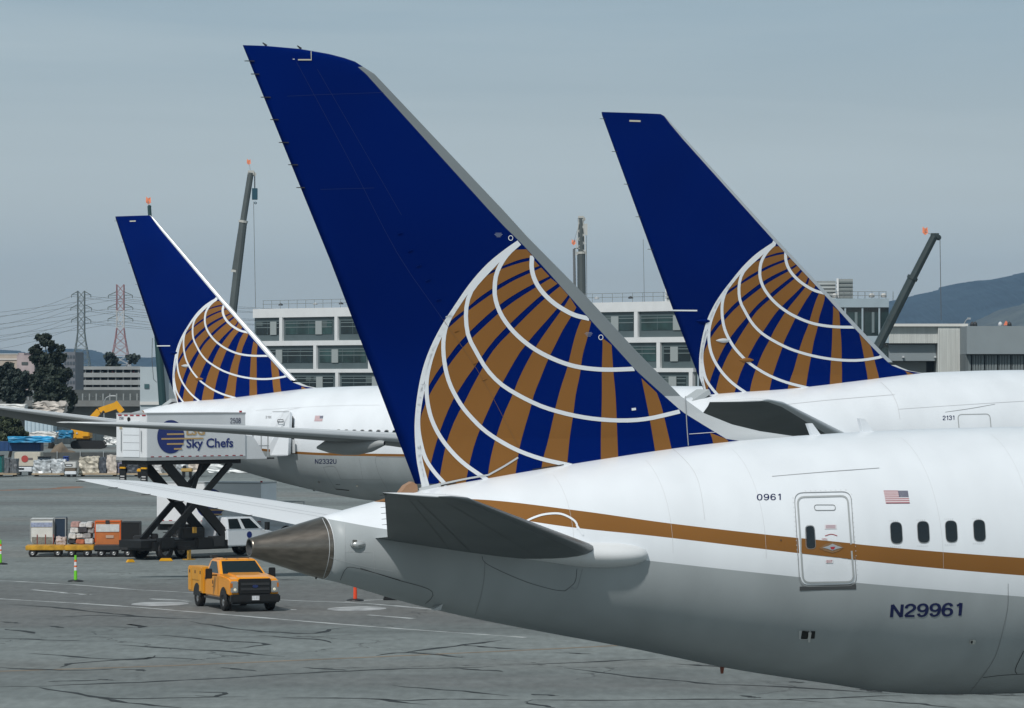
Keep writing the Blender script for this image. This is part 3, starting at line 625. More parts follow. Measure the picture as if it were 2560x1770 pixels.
for cx, cy in ((742, 82), (1271, 665)):     # jacking-point rings and their small print
    q = E1(cx, cy); ring = [(q[0]+5.6*math.cos(t), q[1]+6.2*math.sin(t)) for t in np.linspace(0, 2*math.pi, 17)]
    vs = []
    for x, y in ring:
        for s_ in (.82, 1.1): u, z = fin_on(A787, FA, q[0]+(x-q[0])*s_, q[1]+(y-q[1])*s_); vs.append((u, -(fin_t(A787, u, z)+.014), z))
    obj('ring_mark', vs, [(2*i, 2*i+1, 2*i+3, 2*i+2) for i in range(16)], ARCW, PLA)
    for k in range(4): a = E1(cx-95+6*abs(k-1), cy-28+7*k); b = E1(cx-48-6*abs(k-1), cy-28+7*k); finline(A787, FA, [a, b], .9, mat('small_print', (.3, .34, .42)), PLA, .014, 'print_line')
finline(A787, FA, [E1(1452, 1088), E1(1477, 1085)], 6, ARCW, PLA, .014, 'placard')
gear(PLA, A787, 29.5, (-4.6, 4.6), (-.75, .75)); gear(PLA, A787, 52.0, (0,), (0,), .5)
for k, (x, y) in enumerate(((95, 55), (155, 157), (205, 245), (258, 330), (320, 445), (375, 541), (426, 627), (535, 815), (590, 911))):   # small hinge lugs
    q = E1(x, y); u, z = fin_on(A787, FA, *q); t = fin_t(A787, u, z)
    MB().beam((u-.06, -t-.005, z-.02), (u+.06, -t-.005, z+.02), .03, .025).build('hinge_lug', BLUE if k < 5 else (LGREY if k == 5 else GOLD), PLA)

# ---------- the two airliners behind
FR_, FL_ = Frame(29.0, 1759, 145.0), Frame(-35.0, 440.0, 215.5, -0.70)
A777 = Airliner()
up = lambda fr, L_: [fr.un(*p) for p in L_]
top = up(FL_, [(296, 1040), (340, 1029), (390, 1017)])+up(FR_, [(1759, 988), (1964, 971), (2130, 951), (2240, 938), (2308, 932), (2560, 925)])
bot = up(FL_, [(298, 1060), (360, 1085), (430, 1112), (556, 1161), (640, 1186), (696, 1202), (772, 1221), (847, 1237.5), (922, 1250), (975, 1255)])
top += [(32, top[-1][1]), (52, top[-1][1]), (58, 8.4), (62, 6.8), (64, 5.2)]; bot += [(28, bot[-1][1]-.12), (52, bot[-1][1]), (58, 3.2), (62, 4), (64, 5)]
A777.zt, A777.zb = pch(*zip(*top)), pch(*zip(*bot))
A777.a = lambda u: min(.98*(A777.zt(u)-A777.zb(u))/2, 3.1)
lep = up(FR_, [(2312, 933), (2273, 927), (2240, 914), (2214, 889), (2155, 828), (2071, 736), (1942, 599.5), (1659, 287), (1652, 285), (1597, 282.5)])
tep = up(FR_, [(1772, 1010), (1757, 969), (1683, 776), (1505, 288), (1504, 282.5)])
A777.le, A777.te = zf(lep), zf(tep)
A777.band = lut(lambda z: np.interp(z, [8.9, 9.6, 10.2, 18.0, 18.5], [.05, .30, .34, .17, .05]), 7, 19)
A777.fil_mat = LGREY
ul0 = FR_.un(1943, 600)
# emblem: the same design, fitted by matching points on the near fin and this one
src = [fin_on(A787, FA, *E1(*p)) for p in ((787, 110), (1730, 1102), (235, 1530), (1460, 850), (868, 190), (1322, 1340), (350, 607))]
z6 = lambda x, y: (1440+x/2.1, 240+y/2.1)
dst = [fin_on(A777, FR_, *z6(*p)) for p in ((1052, 757), (1615, 1365), (682, 1558), (1482, 1222), (1085, 798), (1338, 1500), (770, 1075))]
Mx = np.linalg.lstsq(np.c_[np.array(src), np.ones(len(src))], np.array(dst), rcond=None)[0]
amap = lambda u, z: tuple(np.array([u, z, 1.0])@Mx)
zl7 = sorted(set([7.6, 8.0, 8.3]+list(np.linspace(8.45, 10.4, 20))+list(np.linspace(10.4, 18.2, 16))+list(np.linspace(18.2, max(z for u, z in lep)-.01, 6))))
GLN = [surf_on(A777, FL_, x, 1140) for x in (719, 800, 900, 1005)]; zg7 = float(np.mean([z for u, z in GLN[1:]]))
ug = GLN[0][0]
gr7 = [(-4, 9), (-1.0, 7.6), (4, 6.35), (ug, zg7+.08), (ug+3, zg7), (40, zg7), (64, 5)]
gt7 = [(u, z+(.13 if u > 2 else .05)) for u, z in gr7]
us7 = [top[0][0]+.02+.4*i for i in range(70)]; us7 += [us7[-1]+2.2*(i+1) for i in range(20)]; us7 = sorted([u for u in us7 if u < 56]+[57, 58.5, 60, 61.3, 62.4, 63.3, 64])
def build_777(fr, name, label):
    pl = thing(name, label, 'airliner', (*fr.O, fr.dz), fr.psi)
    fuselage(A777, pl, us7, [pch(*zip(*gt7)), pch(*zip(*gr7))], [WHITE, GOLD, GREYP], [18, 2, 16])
    fin_parts(A777, pl, zl7, mat('leading_edge_silver', (.50, .53, .55), .35, .3), 9.6)
    emblem(A777, amap, pl)
    return pl
PLL = build_777(FL_, 'airliner', 'white airliner at left, registration N2332U, being loaded from a raised catering box')
PLR = build_777(FR_, 'airliner', 'white airliner at right, number 2131, its tail fin rising behind the front airliner')
# tail planes
tTE = FR_.un(1777, 1005, 10.7); tLE = FR_.un(1938, 1001, 10.5); q = FR_.un(2021, 1041, 7.6); rLE = (q[0]+(q[0]-tLE[0])*5.4/2.9, q[1]+(q[1]-tLE[1])*5.4/2.9); rLE = (rLE[0], max(rLE[1], 6.3))
rTE = (tTE[0]+4.0, 6.6)
secs = [(.2, rLE[0]+1.4, rLE[1]-.1, rTE[0]+.5, rTE[1]-.1, .1)]
for t in (0, .25, .5, .75, .92): secs.append((lp(2.0, 10.7, t), lp(rLE[0], tLE[0], t), lp(rLE[1], tLE[1], t), lp(rTE[0], tTE[0], t), lp(rTE[1], tTE[1], t), .1))
secs += [(10.55, tLE[0]-.2, tLE[1], tTE[0]+.05, tTE[1], .07), (10.75, tLE[0]-.6, tLE[1], tTE[0], tTE[1], .03)]
print('777 stab', rLE, rTE, tLE, tTE, 'left tip px', FL_.pr(tTE[0], 10.7, tTE[1]), FL_.pr(tLE[0], 10.7, tLE[1]))
for pl in (PLL, PLR):
    for sg in (-1, 1): loft_wing('stabilizer', secs, [STU, SGREY, mat('leading_edge_silver', (.5, .53, .55))], pl, sg, 14, .03)
# right-hand wing of the left airliner, reaching towards us
VT = 31.5
wt = FL_.un(170, 1056, VT); zr = 3.9
def wing_secs():
    o = []
    for t in (0, .1, .3, .55, .8, .92, .97, 1.0):
        v = lp(2.2, VT, t); le = wt[0]+ (1-t)*(VT-2.2)*.70 - (1.6*(t-.92)/.08 if t > .92 else 0)+1.6
        ch = np.interp(t, [0, .33, .92, 1.0], [11.5, 6.6, 2.7, .7]); z = float(np.interp(t, [0, .61, 1], [4.7, FL_.un(991, 1089, lp(2.2, VT, .61))[1], wt[1]]))
        o.append((v, le, z, le-ch, z+.0, np.interp(t, [0, .4, 1], [.14, .13, .10])))
    return o
ws = wing_secs()
for v, le, z, te, z2, t_ in ws: print('wing', round(v, 1), np.round(FL_.pr(le, v, z), 0), np.round(FL_.pr(te, v, z2), 0))
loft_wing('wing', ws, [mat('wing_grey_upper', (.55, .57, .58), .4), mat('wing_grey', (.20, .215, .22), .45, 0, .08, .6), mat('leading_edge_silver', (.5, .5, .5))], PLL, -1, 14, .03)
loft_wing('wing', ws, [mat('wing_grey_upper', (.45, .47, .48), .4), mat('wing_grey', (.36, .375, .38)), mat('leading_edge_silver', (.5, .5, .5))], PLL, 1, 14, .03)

# flap track fairing under the near wing
def canoe(fr, ax, v, par, h0):
    q = [fr.un(x, y, v) for x, y in ax]; vs = []; fs = []; n = 12
    for (u, z), (w, h) in zip(q, h0):
        for i in range(n): t = 2*math.pi*i/n; vs.append((u, -v+w*math.cos(t), z+h*math.sin(t)))
    for k in range(len(q)-1):
        for i in range(n): fs.append((k*n+i, k*n+(i+1) % n, (k+1)*n+(i+1) % n, (k+1)*n+i))
    MB().add(vs, fs).build('flap_fairing', mat('fairing_mid_grey', (.30, .32, .325), .45), par, True)
canoe(FL_, [(793, 1119), (822, 1114), (858, 1113), (896, 1113), (930, 1112), (962, 1108)], 20.6, PLL, [(.05, .06), (.3, .33), (.42, .44), (.42, .44), (.35, .32), (.1, .1)])
# windows, door, lettering and flag on the left airliner
zq = lambda x, y: (640+x/5.32, 980+y/5.32)
wz = surf_on(A777, FL_, 925, 1086)[1]; u0 = surf_on(A777, FL_, 865, 1084)[0]; du = (surf_on(A777, FL_, 986, 1084)[0]-u0)/6
for k in range(-1, 24):
    w = bpy.data.objects.new('window', None); COL.objects.link(w); w.parent = PLL; u = u0+du*k
    for nm, sx, sz, ep, m_ in (('window_rim', .17, .25, .006, WRIM), ('pane', .135, .21, .014, GLASS)):
        vs = [skin(A777, u+sx*abs(math.cos(t))**.7*(1 if math.cos(t) > 0 else -1), wz+sz*abs(math.sin(t))**.7*(1 if math.sin(t) > 0 else -1), ep) for t in np.linspace(0, 2*math.pi, 14, endpoint=False)]
        obj(nm, vs, [tuple(range(14))], m_, w)
dr = bpy.data.objects.new('door', None); COL.objects.link(dr); dr.parent = PLL; dr['label'] = 'open service door swung forward beside the catering platform'
patch(A777, FL_, rrect(zq(235, 318), zq(500, 318), zq(510, 815), zq(240, 815), .1), .02, mat('door_opening', (.03, .027, .022), .8), dr, 'door_opening', 3)
m = MB(); pts = rrect(zq(290, 312), zq(535, 312), zq(515, 815), zq(270, 812), .12); n_ = len(pts); q = [surf_on(A777, FL_, *p) for p in pts]
V0 = [skin(A777, u, z, .55) for u, z in q]; V1 = [skin(A777, u, z, .34) for u, z in q]
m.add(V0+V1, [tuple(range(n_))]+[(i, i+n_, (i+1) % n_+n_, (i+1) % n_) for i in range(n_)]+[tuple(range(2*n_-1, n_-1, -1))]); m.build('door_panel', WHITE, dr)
o_ = strip(A777, FL_, rrect(zq(375, 412), zq(448, 412), zq(446, 440), zq(372, 440), .3), 1.4, .57, DARK, dr, 'handle', closed=True)
strip(A777, FL_, [zq(300, 322), zq(520, 322)], 1.2, .57, LGREY, dr, 'door_rim', 4); strip(A777, FL_, [zq(285, 800), zq(505, 803)], 1.2, .57, LGREY, dr, 'door_rim', 4)
for k in range(6): patch(A777, FL_, rrect(zq(238-k, 350+80*k), zq(278-k*2, 350+80*k), zq(272-k*2, 395+80*k), zq(236-k, 395+80*k), .3), .06, mat('door_seal', (.28, .24, .19), .7), dr, 'door_seal', 1)
patch(A777, FL_, rrect(zq(500, 620), zq(550, 640), zq(552, 800), zq(505, 800), .2), .2, LGREY, dr, 'hinge_arm', 1)
a, b = zq(785, 955), zq(1070, 890); skin_text(A777, FL_, 'N2332U', a[0], a[1], b[0], b[1], NAVY, PLL, 0, wt=.14, space=.12)
a, b = zq(128, 352), zq(215, 318); skin_text(A777, FL_, '2192', a[0], a[1], b[0], b[1], DARK, PLL, 0, wt=.12, space=.12)
us_flag(A777, FL_, zq(788, 318), zq(895, 316), zq(882, 388), zq(776, 388), PLL)
sm7 = lambda pts, w=.6, m_=None, fr=FL_, pl=PLL: strip(A777, fr, pts, w, .006, m_ or SEAM, pl, 'panel_seam', 20)
sm7([zq(195, 285), zq(400, 245), zq(580, 212)], .7, SOFT); sm7([zq(0, 245), zq(600, 205), zq(1200, 178), zq(1650, 175)], .5, SOFT)
sm7([zq(895, 1000), zq(960, 1130), zq(1060, 1290)]); sm7([zq(895, 1000), zq(980, 985), zq(1060, 1010), zq(1130, 1160)]); sm7([zq(1600, 855), zq(1590, 930), zq(1640, 1100), zq(1760, 1320)])
sm7([zq(1600, 858), zq(1980, 870)], .9); sm7([zq(1130, 1165), zq(1670, 1165)], .5); sm7([zq(1370, 870), zq(1390, 980), zq(1420, 1160)], .4)
sm7([zq(1060, 1290), zq(1240, 1308)], 2.0, BLACK); sm7([zq(1060, 1228), zq(1120, 1232)], 1.2, DARK)
for x, y in ((838, 1193), (1347, 1245)): patch(A777, FL_, rrect(zq(x-14, y-10), zq(x+14, y-10), zq(x+14, y+10), zq(x-14, y+10), .45), .03, mat('bright_lens', (.8, .78, .7), .1, .8), PLL, 'drain_cap', 1)
blade(A777, FL_, [zq(765, 1290), zq(778, 1290), zq(778, 1316), zq(767, 1316)], PLL, DARK, .05)
# number, door outline, antenna, seams on the right airliner
z7 = lambda x, y: (1960+x/3.07, 580+y/3.07)
a, b = z7(1217, 1446), z7(1307, 1410); skin_text(A777, FR_, '2131', a[0], a[1], b[0], b[1], NAVY, PLR, -1, wt=.15, space=.12)
d2 = bpy.data.objects.new('door', None); COL.objects.link(d2); d2.parent = PLR
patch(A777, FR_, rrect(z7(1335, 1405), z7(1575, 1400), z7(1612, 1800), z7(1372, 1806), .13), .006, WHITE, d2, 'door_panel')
strip(A777, FR_, rrect(z7(1332, 1402), z7(1578, 1397), z7(1615, 1803), z7(1369, 1809), .13), 2.2, .014, FRM, d2, 'door_frame', closed=True)
sr = lambda pts, w=.9, m_=None: sm7(pts, w, m_ or SOFT, FR_, PLR)
sr([z7(1237, 1383), z7(1430, 1355), z7(1618, 1322)], 1.0, SEAM); sr([z7(880, 1360), z7(1400, 1325), z7(1842, 1298)]); sr([z7(0, 1325), z7(400, 1285), z7(850, 1248)])
sr([z7(740, 1150), z7(820, 1230), z7(870, 1330), z7(890, 1440)])
for pl, fr in ((PLL, FL_), (PLR, FR_)):
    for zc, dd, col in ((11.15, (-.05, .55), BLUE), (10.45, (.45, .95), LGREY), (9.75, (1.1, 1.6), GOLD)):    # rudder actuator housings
        u = A777.te(zc)+1.15+dd[0]; t = fin_t(A777, u, zc); vs = []; fs = []; n = 10
        for k, r in enumerate((.01, .06, .085, .08, .045, .01)):
            for i in range(n): q = 2*math.pi*i/n; vs.append((u-.35+k*.14, -t+.02-r*1.1*math.cos(q), zc+r*math.sin(q)))
        for k in range(5):
            for i in range(n): fs.append((k*n+i, k*n+(i+1) % n, (k+1)*n+(i+1) % n, (k+1)*n+i))
        MB().add(vs, fs).build('actuator_housing', col, pl, True)
    zc = FR_.un(1683, 776)[1]; u = A777.te(zc)
    vs = []
    for i in range(6):
        for dz_ in (-.025, .025): q = u-.05+1.0*i/5; vs.append((q, -fin_t(A777, q, zc)-.012, zc+dz_))
    obj('seal_strip', vs, [(2*i, 2*i+1, 2*i+3, 2*i+2) for i in range(5)], ARCW, pl)
    zc = FR_.un(1590, 303)[1]; vs = []
    for i in range(4):
        for dz_ in (-.03, .03): q = A777.te(zc)+1.0+.45*i/3; vs.append((q, -fin_t(A777, q, zc)-.012, zc+dz_))
    obj('tip_light', vs, [(2*i, 2*i+1, 2*i+3, 2*i+2) for i in range(3)], mat('tip_light', (.5, .5, .45)), pl)
    for k in range(5): z = 18.3-1.15*k; MB().tube((A777.te(z)-.14, 0, z), (A777.te(z)+.1, 0, z), .010, .012, 5).build('static_wick', DARK, pl)
    gear(pl, A777, 31.0, (-5.5, 5.5), (-1.4, 0, 1.4)); gear(pl, A777, 57.0, (0,), (0,), .5)

# open intake doors behind the rudder foot
for pl in (PLL, PLR):
    q = [FR_.un(*p) for p in [(1712, 1004), (1757, 973), (1762, 984), (1722, 1012)]]; m = MB(); m.prism(q, -.42, .42); m.build('intake_door', mat('intake_door_grey', (.40, .43, .44), .4), pl); q = [FR_.un(*p) for p in [(1726, 1011), (1760, 986), (1764, 1003)]]; m = MB(); m.prism(q, -.36, .36); m.build('intake', DARK, pl)

for k, u in enumerate((3.2, 5.6, 7.9, 12.6, 15.2)):
    vs = []
    for z in np.linspace(float(np.interp(u, [2, 15], [5.2, 4.3]))+.02, float(A787.zt(u))-.15, 26):
        for du_ in (-.003, .003): q = skin(A787, u+du_, z, .004); vs.append(q)
    obj('panel_seam', vs, [(2*i, 2*i+1, 2*i+3, 2*i+2) for i in range(25)], SOFT, PLA)
RV = mat('rivet_grey', (.55, .56, .57), .4)
for (cx, cy, n_, dx, dy) in ((1083, 505, 6, 13, 0), (1266, 500, 6, 13, 0), (1455, 492, 6, 13, 0), (1645, 484, 6, 13, 0), (1072, 330, 5, 13, 0), (1255, 325, 5, 13, 0), (1444, 318, 5, 13, 0), (1634, 315, 5, 13, 0), (470, 128, 9, 34, -1), (780, 150, 18, 2.5, 32), (385, 175, 18, 2.5, 32)):
    vs = []; fs = []
    for i in range(n_):
        x, y = z9(cx+dx*(i-n_/2 if dy == 0 else i), cy+dy*i); u, z = surf_on(A787, FA, x, y); b = len(vs)
        vs += [skin(A787, u+.013*math.cos(t), z+.013*math.sin(t), .004) for t in (0, 1.57, 3.14, 4.71)]; fs.append((b, b+1, b+2, b+3))
    o = obj('rivets', vs, fs, RV, PLA); o['kind'] = 'stuff'
# ------------------------------------------------------------------ the ground
def apron_material():
    m = bpy.data.materials.new('apron_pavement'); m.use_nodes = True; t = m.node_tree; b = t.nodes['Principled BSDF']; b.inputs['Roughness'].default_value = .85; b.inputs['Specular IOR Level'].default_value = .3
    N = t.nodes.new; K = t.links.new
    tcn = N('ShaderNodeTexCoord')
    def noise(scale, sc=(1, 1, 1), detail=5, dist=0.0):
        mp_ = N('ShaderNodeMapping'); mp_.inputs['Scale'].default_value = sc; n = N('ShaderNodeTexNoise'); n.inputs['Scale'].default_value = scale; n.inputs['Detail'].default_value = detail; n.inputs['Distortion'].default_value = dist
        K(tcn.outputs['Object'], mp_.inputs[0]); K(mp_.outputs[0], n.inputs[0]); return n
    def rmp(src, pts):
        r = N('ShaderNodeValToRGB'); e = r.color_ramp.elements
        e[0].position, e[0].color = pts[0][0], (*pts[0][1], 1); e[1].position, e[1].color = pts[-1][0], (*pts[-1][1], 1)
        for p, c in pts[1:-1]: q = e.new(p); q.color = (*c, 1)
        K(src, r.inputs[0]); return r
    big = noise(1.0, (.006, .034, 1), 4, .6); base = rmp(big.outputs[0], [(.36, (.13, .137, .135)), (.47, (.145, .165, .163)), (.56, (.178, .20, .197)), (.66, (.21, .234, .229))])
    br = noise(1.0, (.004, .03, 1), 2); brm = N('ShaderNodeMapRange'); brm.inputs['From Min'].default_value = .56; brm.inputs['From Max'].default_value = .66; brm.inputs['To Max'].default_value = .6; K(br.outputs[0], brm.inputs[0])
    mx = N('ShaderNodeMix'); mx.data_type = 'RGBA'; K(brm.outputs[0], mx.inputs[0]); K(base.outputs[0], mx.inputs[6]); mx.inputs[7].default_value = (.165, .156, .145, 1)
    fine = noise(1.0, (.35, .35, 1), 8); fm = N('ShaderNodeMapRange'); fm.inputs['From Min'].default_value = .25; fm.inputs['From Max'].default_value = .75; fm.inputs['To Min'].default_value = .84; fm.inputs['To Max'].default_value = 1.14; K(fine.outputs[0], fm.inputs[0])
    sc = N('ShaderNodeVectorMath'); sc.operation = 'SCALE'; K(mx.outputs[2], sc.inputs[0]); K(fm.outputs[0], sc.inputs['Scale'])
    gr_ = noise(1.0, (3.0, .8, 1), 6); gm = N('ShaderNodeMapRange'); gm.inputs['From Min'].default_value = .3; gm.inputs['From Max'].default_value = .7; gm.inputs['To Min'].default_value = .86; gm.inputs['To Max'].default_value = 1.14; K(gr_.outputs[0], gm.inputs[0])
    sc2 = N('ShaderNodeVectorMath'); sc2.operation = 'SCALE'; K(sc.outputs[0], sc2.inputs[0]); K(gm.outputs[0], sc2.inputs['Scale']); sc = sc2
    dirt = noise(1.0, (.05, .22, 1), 6, 1.2); dm = N('ShaderNodeMapRange'); dm.inputs['From Min'].default_value = .60; dm.inputs['From Max'].default_value = .75; dm.inputs['To Max'].default_value = .35; K(dirt.outputs[0], dm.inputs[0])
    m2 = N('ShaderNodeMix'); m2.data_type = 'RGBA'; K(dm.outputs[0], m2.inputs[0]); K(sc.outputs[0], m2.inputs[6]); m2.inputs[7].default_value = (.06, .062, .06, 1)
    # hairline cracks
    ds = noise(.6, (1, 1, 1), 4); dv = N('ShaderNodeVectorMath'); dv.operation = 'MULTIPLY_ADD'; K(ds.outputs['Color'], dv.inputs[0]); dv.inputs[1].default_value = (3, 3, 0); K(tcn.outputs['Object'], dv.inputs[2])
    vo = N('ShaderNodeTexVoronoi'); vo.feature = 'DISTANCE_TO_EDGE'; vo.inputs['Scale'].default_value = .11; K(dv.outputs[0], vo.inputs['Vector'])
    cm = N('ShaderNodeMath'); cm.operation = 'LESS_THAN'; cm.inputs[1].default_value = .006; K(vo.outputs['Distance'], cm.inputs[0])
    ms = noise(.05, (1, 1, 1), 2); mm = N('ShaderNodeMapRange'); mm.inputs['From Min'].default_value = .5; mm.inputs['From Max'].default_value = .56; mm.inputs['To Max'].default_value = .55; K(ms.outputs[0], mm.inputs[0])
    cf = N('ShaderNodeMath'); cf.operation = 'MULTIPLY'; K(cm.outputs[0], cf.inputs[0]); K(mm.outputs[0], cf.inputs[1])
    m3 = N('ShaderNodeMix'); m3.data_type = 'RGBA'; K(cf.outputs[0], m3.inputs[0]); K(m2.outputs[2], m3.inputs[6]); m3.inputs[7].default_value = (.03, .032, .032, 1)
    K(m3.outputs[2], b.inputs['Base Color']); return m
apron = obj('apron', [(-12000, -300, 0), (12000, -300, 0), (12000, 20000, 0), (-12000, 20000, 0)], [(0, 1, 2, 3)], apron_material()); tag(apron, kind='structure')
def gstrip(pts, w, material, name, z, jit=0.0, n=None, taper=False):
    p = [G(x, y) for x, y in pts]; p = np.array([(q.x, q.y) for q in p]); n = n or max(8, int(sum(np.linalg.norm(np.diff(p, axis=0), axis=1))/.7)); n = min(n, 160); p = resample(p, n)
    t = np.gradient(p, axis=0); t /= np.maximum(1e-6, np.linalg.norm(t, axis=1))[:, None]; nn = np.c_[-t[:, 1], t[:, 0]]; vs = []
    for i in range(n):
        ww = w*(.5+random.random()) if jit else w; of = (random.random()-.5)*jit
        if taper: ww *= min(1, 4*i/n+.1, 4*(n-1-i)/n+.1)
        for s_ in (-.5, .5): q = p[i]+nn[i]*(s_*ww+of); vs.append((q[0], q[1], z))
    return obj(name, vs, [(2*i, 2*i+1, 2*i+3, 2*i+2) for i in range(n-1)], material, apron)
LINE = mat('worn_white_line', (.42, .44, .44), .8, 0, .35, .9, detail=8); TAR = mat('crack_sealant', (.010, .012, .012), .7); OLINE = mat('faded_orange_line', (.20, .15, .10), .8, 0, .25, .6)
za = lambda x, y: (x/1.776, 1480+y/1.776); zb_ = lambda x, y: (1300+x/1.8325, 1480+y/1.8325); zc_ = lambda x, y: (30+x/5.131, 1260+y/5.131)
for pts in ([za(-40, 28), za(500, 60), za(900, 92), za(1600, 150), za(2330, 202)], [zc_(-180, 985), zc_(0, 990), zc_(850, 1040), zc_(1540, 1095), zc_(2240, 1135), (690, 1499), (901, 1508), (1087, 1524), (1300, 1545)]):
    gstrip(pts, .22, LINE, 'painted_line', .004, .05)
for pts in ([zc_(550, 1130), zc_(980, 1165)], [zc_(1780, 1215), zc_(2240, 1235)], [za(140, -10), za(400, 12)], [za(670, 32), za(840, 42)], [za(1635, 102), za(1835, 118)], [(700, 1522), (740, 1525)]): gstrip(pts, .25, LINE, 'painted_line', .004, .08)
for cx, cy, hw, hh in ((400, 1509.5, 72, 5.0), (892, 1521.5, 74, 5.5)):
    n = 40; vs = [G(cx+hw*math.cos(2*math.pi*i/n), cy+hh*math.sin(2*math.pi*i/n)-(0.03*(hw*math.cos(2*math.pi*i/n)))*.5, .004) for i in range(n)]
    obj('painted_disc', vs, [tuple(range(n))], mat('worn_white_disc', (.33, .34, .345), .8, 0, .5, 1.2, detail=9), apron)
gstrip([(-20, 1679), (507, 1661), (1300, 1626), (1560, 1613)], .3, OLINE, 'painted_line', .004)
gstrip([(-20, 1226), (60, 1224), (150, 1221), (190, 1216)], 1.6, mat('rust_stain', (.22, .12, .075), .9, 0, .3, .3), 'painted_line', .004, .5)
gstrip([(860, 1504), (930, 1500), (1000, 1498)], .3, LINE, 'painted_line', .004, .1)
CR = [[za(0, 55), za(200, 65), za(400, 85), za(620, 108), za(780, 118), za(915, 120)], [za(240, 112), za(420, 104), za(640, 110), za(820, 118)], [za(0, 132), za(95, 139)], [za(15, 165), za(110, 175), za(165, 185)], [za(220, 150), za(280, 160)],
 [za(470, 152), za(600, 160), za(640, 155), za(560, 143), za(660, 155)], [za(835, 130), za(960, 150), za(1070, 168), za(1220, 178), za(1380, 185), za(1480, 165), za(1570, 156)], [za(690, 190), za(800, 198), za(960, 214), za(1080, 222), za(1180, 232), za(1100, 244), za(1030, 252)],
 [za(515, 232), za(700, 246), za(880, 258), za(990, 262), za(1120, 276), za(1260, 288)], [za(1140, 192), za(1280, 203), za(1420, 213), za(1480, 226)], [za(130, 272), za(300, 285), za(470, 297), za(620, 302), za(690, 290), za(830, 296), za(920, 302)],
 [za(280, 335), za(320, 318), za(460, 306), za(620, 298), za(700, 282)], [za(0, 205), za(120, 210), za(240, 214), za(370, 218)], [za(0, 335), za(130, 342), za(350, 348), za(520, 340)], [za(530, 345), za(600, 345), za(640, 352)], [za(980, 335), za(1080, 345), za(1140, 352)],
 [za(1330, 335), za(1460, 342), za(1545, 348)], [za(-20, 418), za(160, 418), za(600, 402), za(1000, 382), za(1400, 358), za(1750, 342), za(2000, 338), za(2309, 325)], [za(2000, 338), za(2120, 345), za(2240, 354)], [za(160, 424), za(300, 445), za(440, 470), za(640, 474), za(860, 468), za(1110, 464)],
 [za(440, 472), za(560, 490), za(700, 505), za(800, 516)], [za(860, 460), za(950, 466), za(990, 448), za(850, 444)], [za(1250, 470), za(1450, 472), za(1640, 474), za(1760, 485), za(1890, 502)], [za(1640, 474), za(1800, 482), za(2000, 476), za(2309, 478)], [za(1740, 415), za(1960, 434), za(2100, 444), za(2260, 462)],
 [za(1660, 283), za(1790, 268), za(1950, 280), za(2050, 292)], [za(1790, 268), za(2000, 242), za(2220, 214)], [za(2050, 235), za(2200, 248), za(2309, 256)], [za(420, 388), za(520, 392)], [za(210, 398), za(440, 392)],
 [zb_(215, 347), zb_(280, 358), zb_(420, 375), zb_(600, 396), zb_(760, 410), zb_(870, 422), zb_(1080, 430), zb_(1340, 442), zb_(1520, 456), zb_(1700, 466)], [zb_(0, 335), zb_(240, 325), zb_(460, 313), zb_(650, 305)], [zb_(50, 468), zb_(180, 476)], [zb_(30, 505), zb_(80, 495), zb_(300, 496), zb_(430, 497), zb_(800, 492), zb_(1180, 492), zb_(1400, 506)],
 [zb_(30, 505), zb_(100, 520), zb_(170, 531)], [zb_(1170, 495), zb_(1450, 485), zb_(1750, 474)], [zb_(1590, 493), zb_(1780, 508), zb_(1990, 531)], [zb_(720, 330), zb_(880, 340), zb_(970, 348)], [zb_(1010, 474), zb_(1090, 486)], [zb_(1540, 444), zb_(1660, 460)], [zb_(2080, 468), zb_(2309, 474)], [zb_(1225, 410), zb_(1300, 416)], [zb_(170, 278), zb_(330, 284)]]
for c in CR: gstrip(c, .25, TAR, 'tar_seam', .005, .22, None, True)

# ------------------------------------------------------------------ vehicles on the apron
def wheel(par, x, y, r, w, rimr=.58, n=24):
    wo = bpy.data.objects.new('wheel', None); COL.objects.link(wo); wo.parent = par; s = 1 if y > 0 else -1
    MB().lathe([(r*rimr, -w/2), (r*.94, -w/2), (r, -w*.36), (r, w*.36), (r*.94, w/2), (r*rimr, w/2)], (x, y, r), 'y', n).build('tyre', TYRE, wo, True)
    MB().lathe([(0, s*w*.42), (r*.16, s*w*.42), (r*.2, s*w*.30), (r*rimr*.8, s*w*.26), (r*rimr, s*w*.44), (r*rimr, -s*w*.4)], (x, y, r), 'y', n).build('rim', RIM, wo, True)
def frus_quad(r0, z0, r1, z1, face, a0, a1, b0, b1, off):   # a quad lying on one slanted face of a frustum
    def pt(a, b):
        x0, x1, y0, y1 = [lp(p, q, b) for p, q in zip(r0, r1)]; z = lp(z0, z1, b)
        if face == 'front': return Vector((x1+off, lp(y0, y1, a), z))
        if face == 'back': return Vector((x0-off, lp(y0, y1, a), z))
        if face == 'right': return Vector((lp(x0, x1, a), y0-off, z))
        return Vector((lp(x0, x1, a), y1+off, z))
    return [pt(a0, b0), pt(a1, b0), pt(a1, b1), pt(a0, b1)]
TY = mat('truck_yellow', (.82, .315, .002), .28, 0, .05, 1.5, coat=.5); TY2 = mat('utility_body_yellow', (.66, .30, .018), .4, 0, .08, 1.5)
hd_ = R_(21); fa = G(619.5, 1526); hx, hy = math.sin(hd_), -math.cos(hd_)
TR = thing('pickup_truck', 'yellow utility pickup truck with black grille driving towards us', 'truck', (fa.x-1.75*hx, fa.y-1.75*hy, 0), math.atan2(hy, hx))
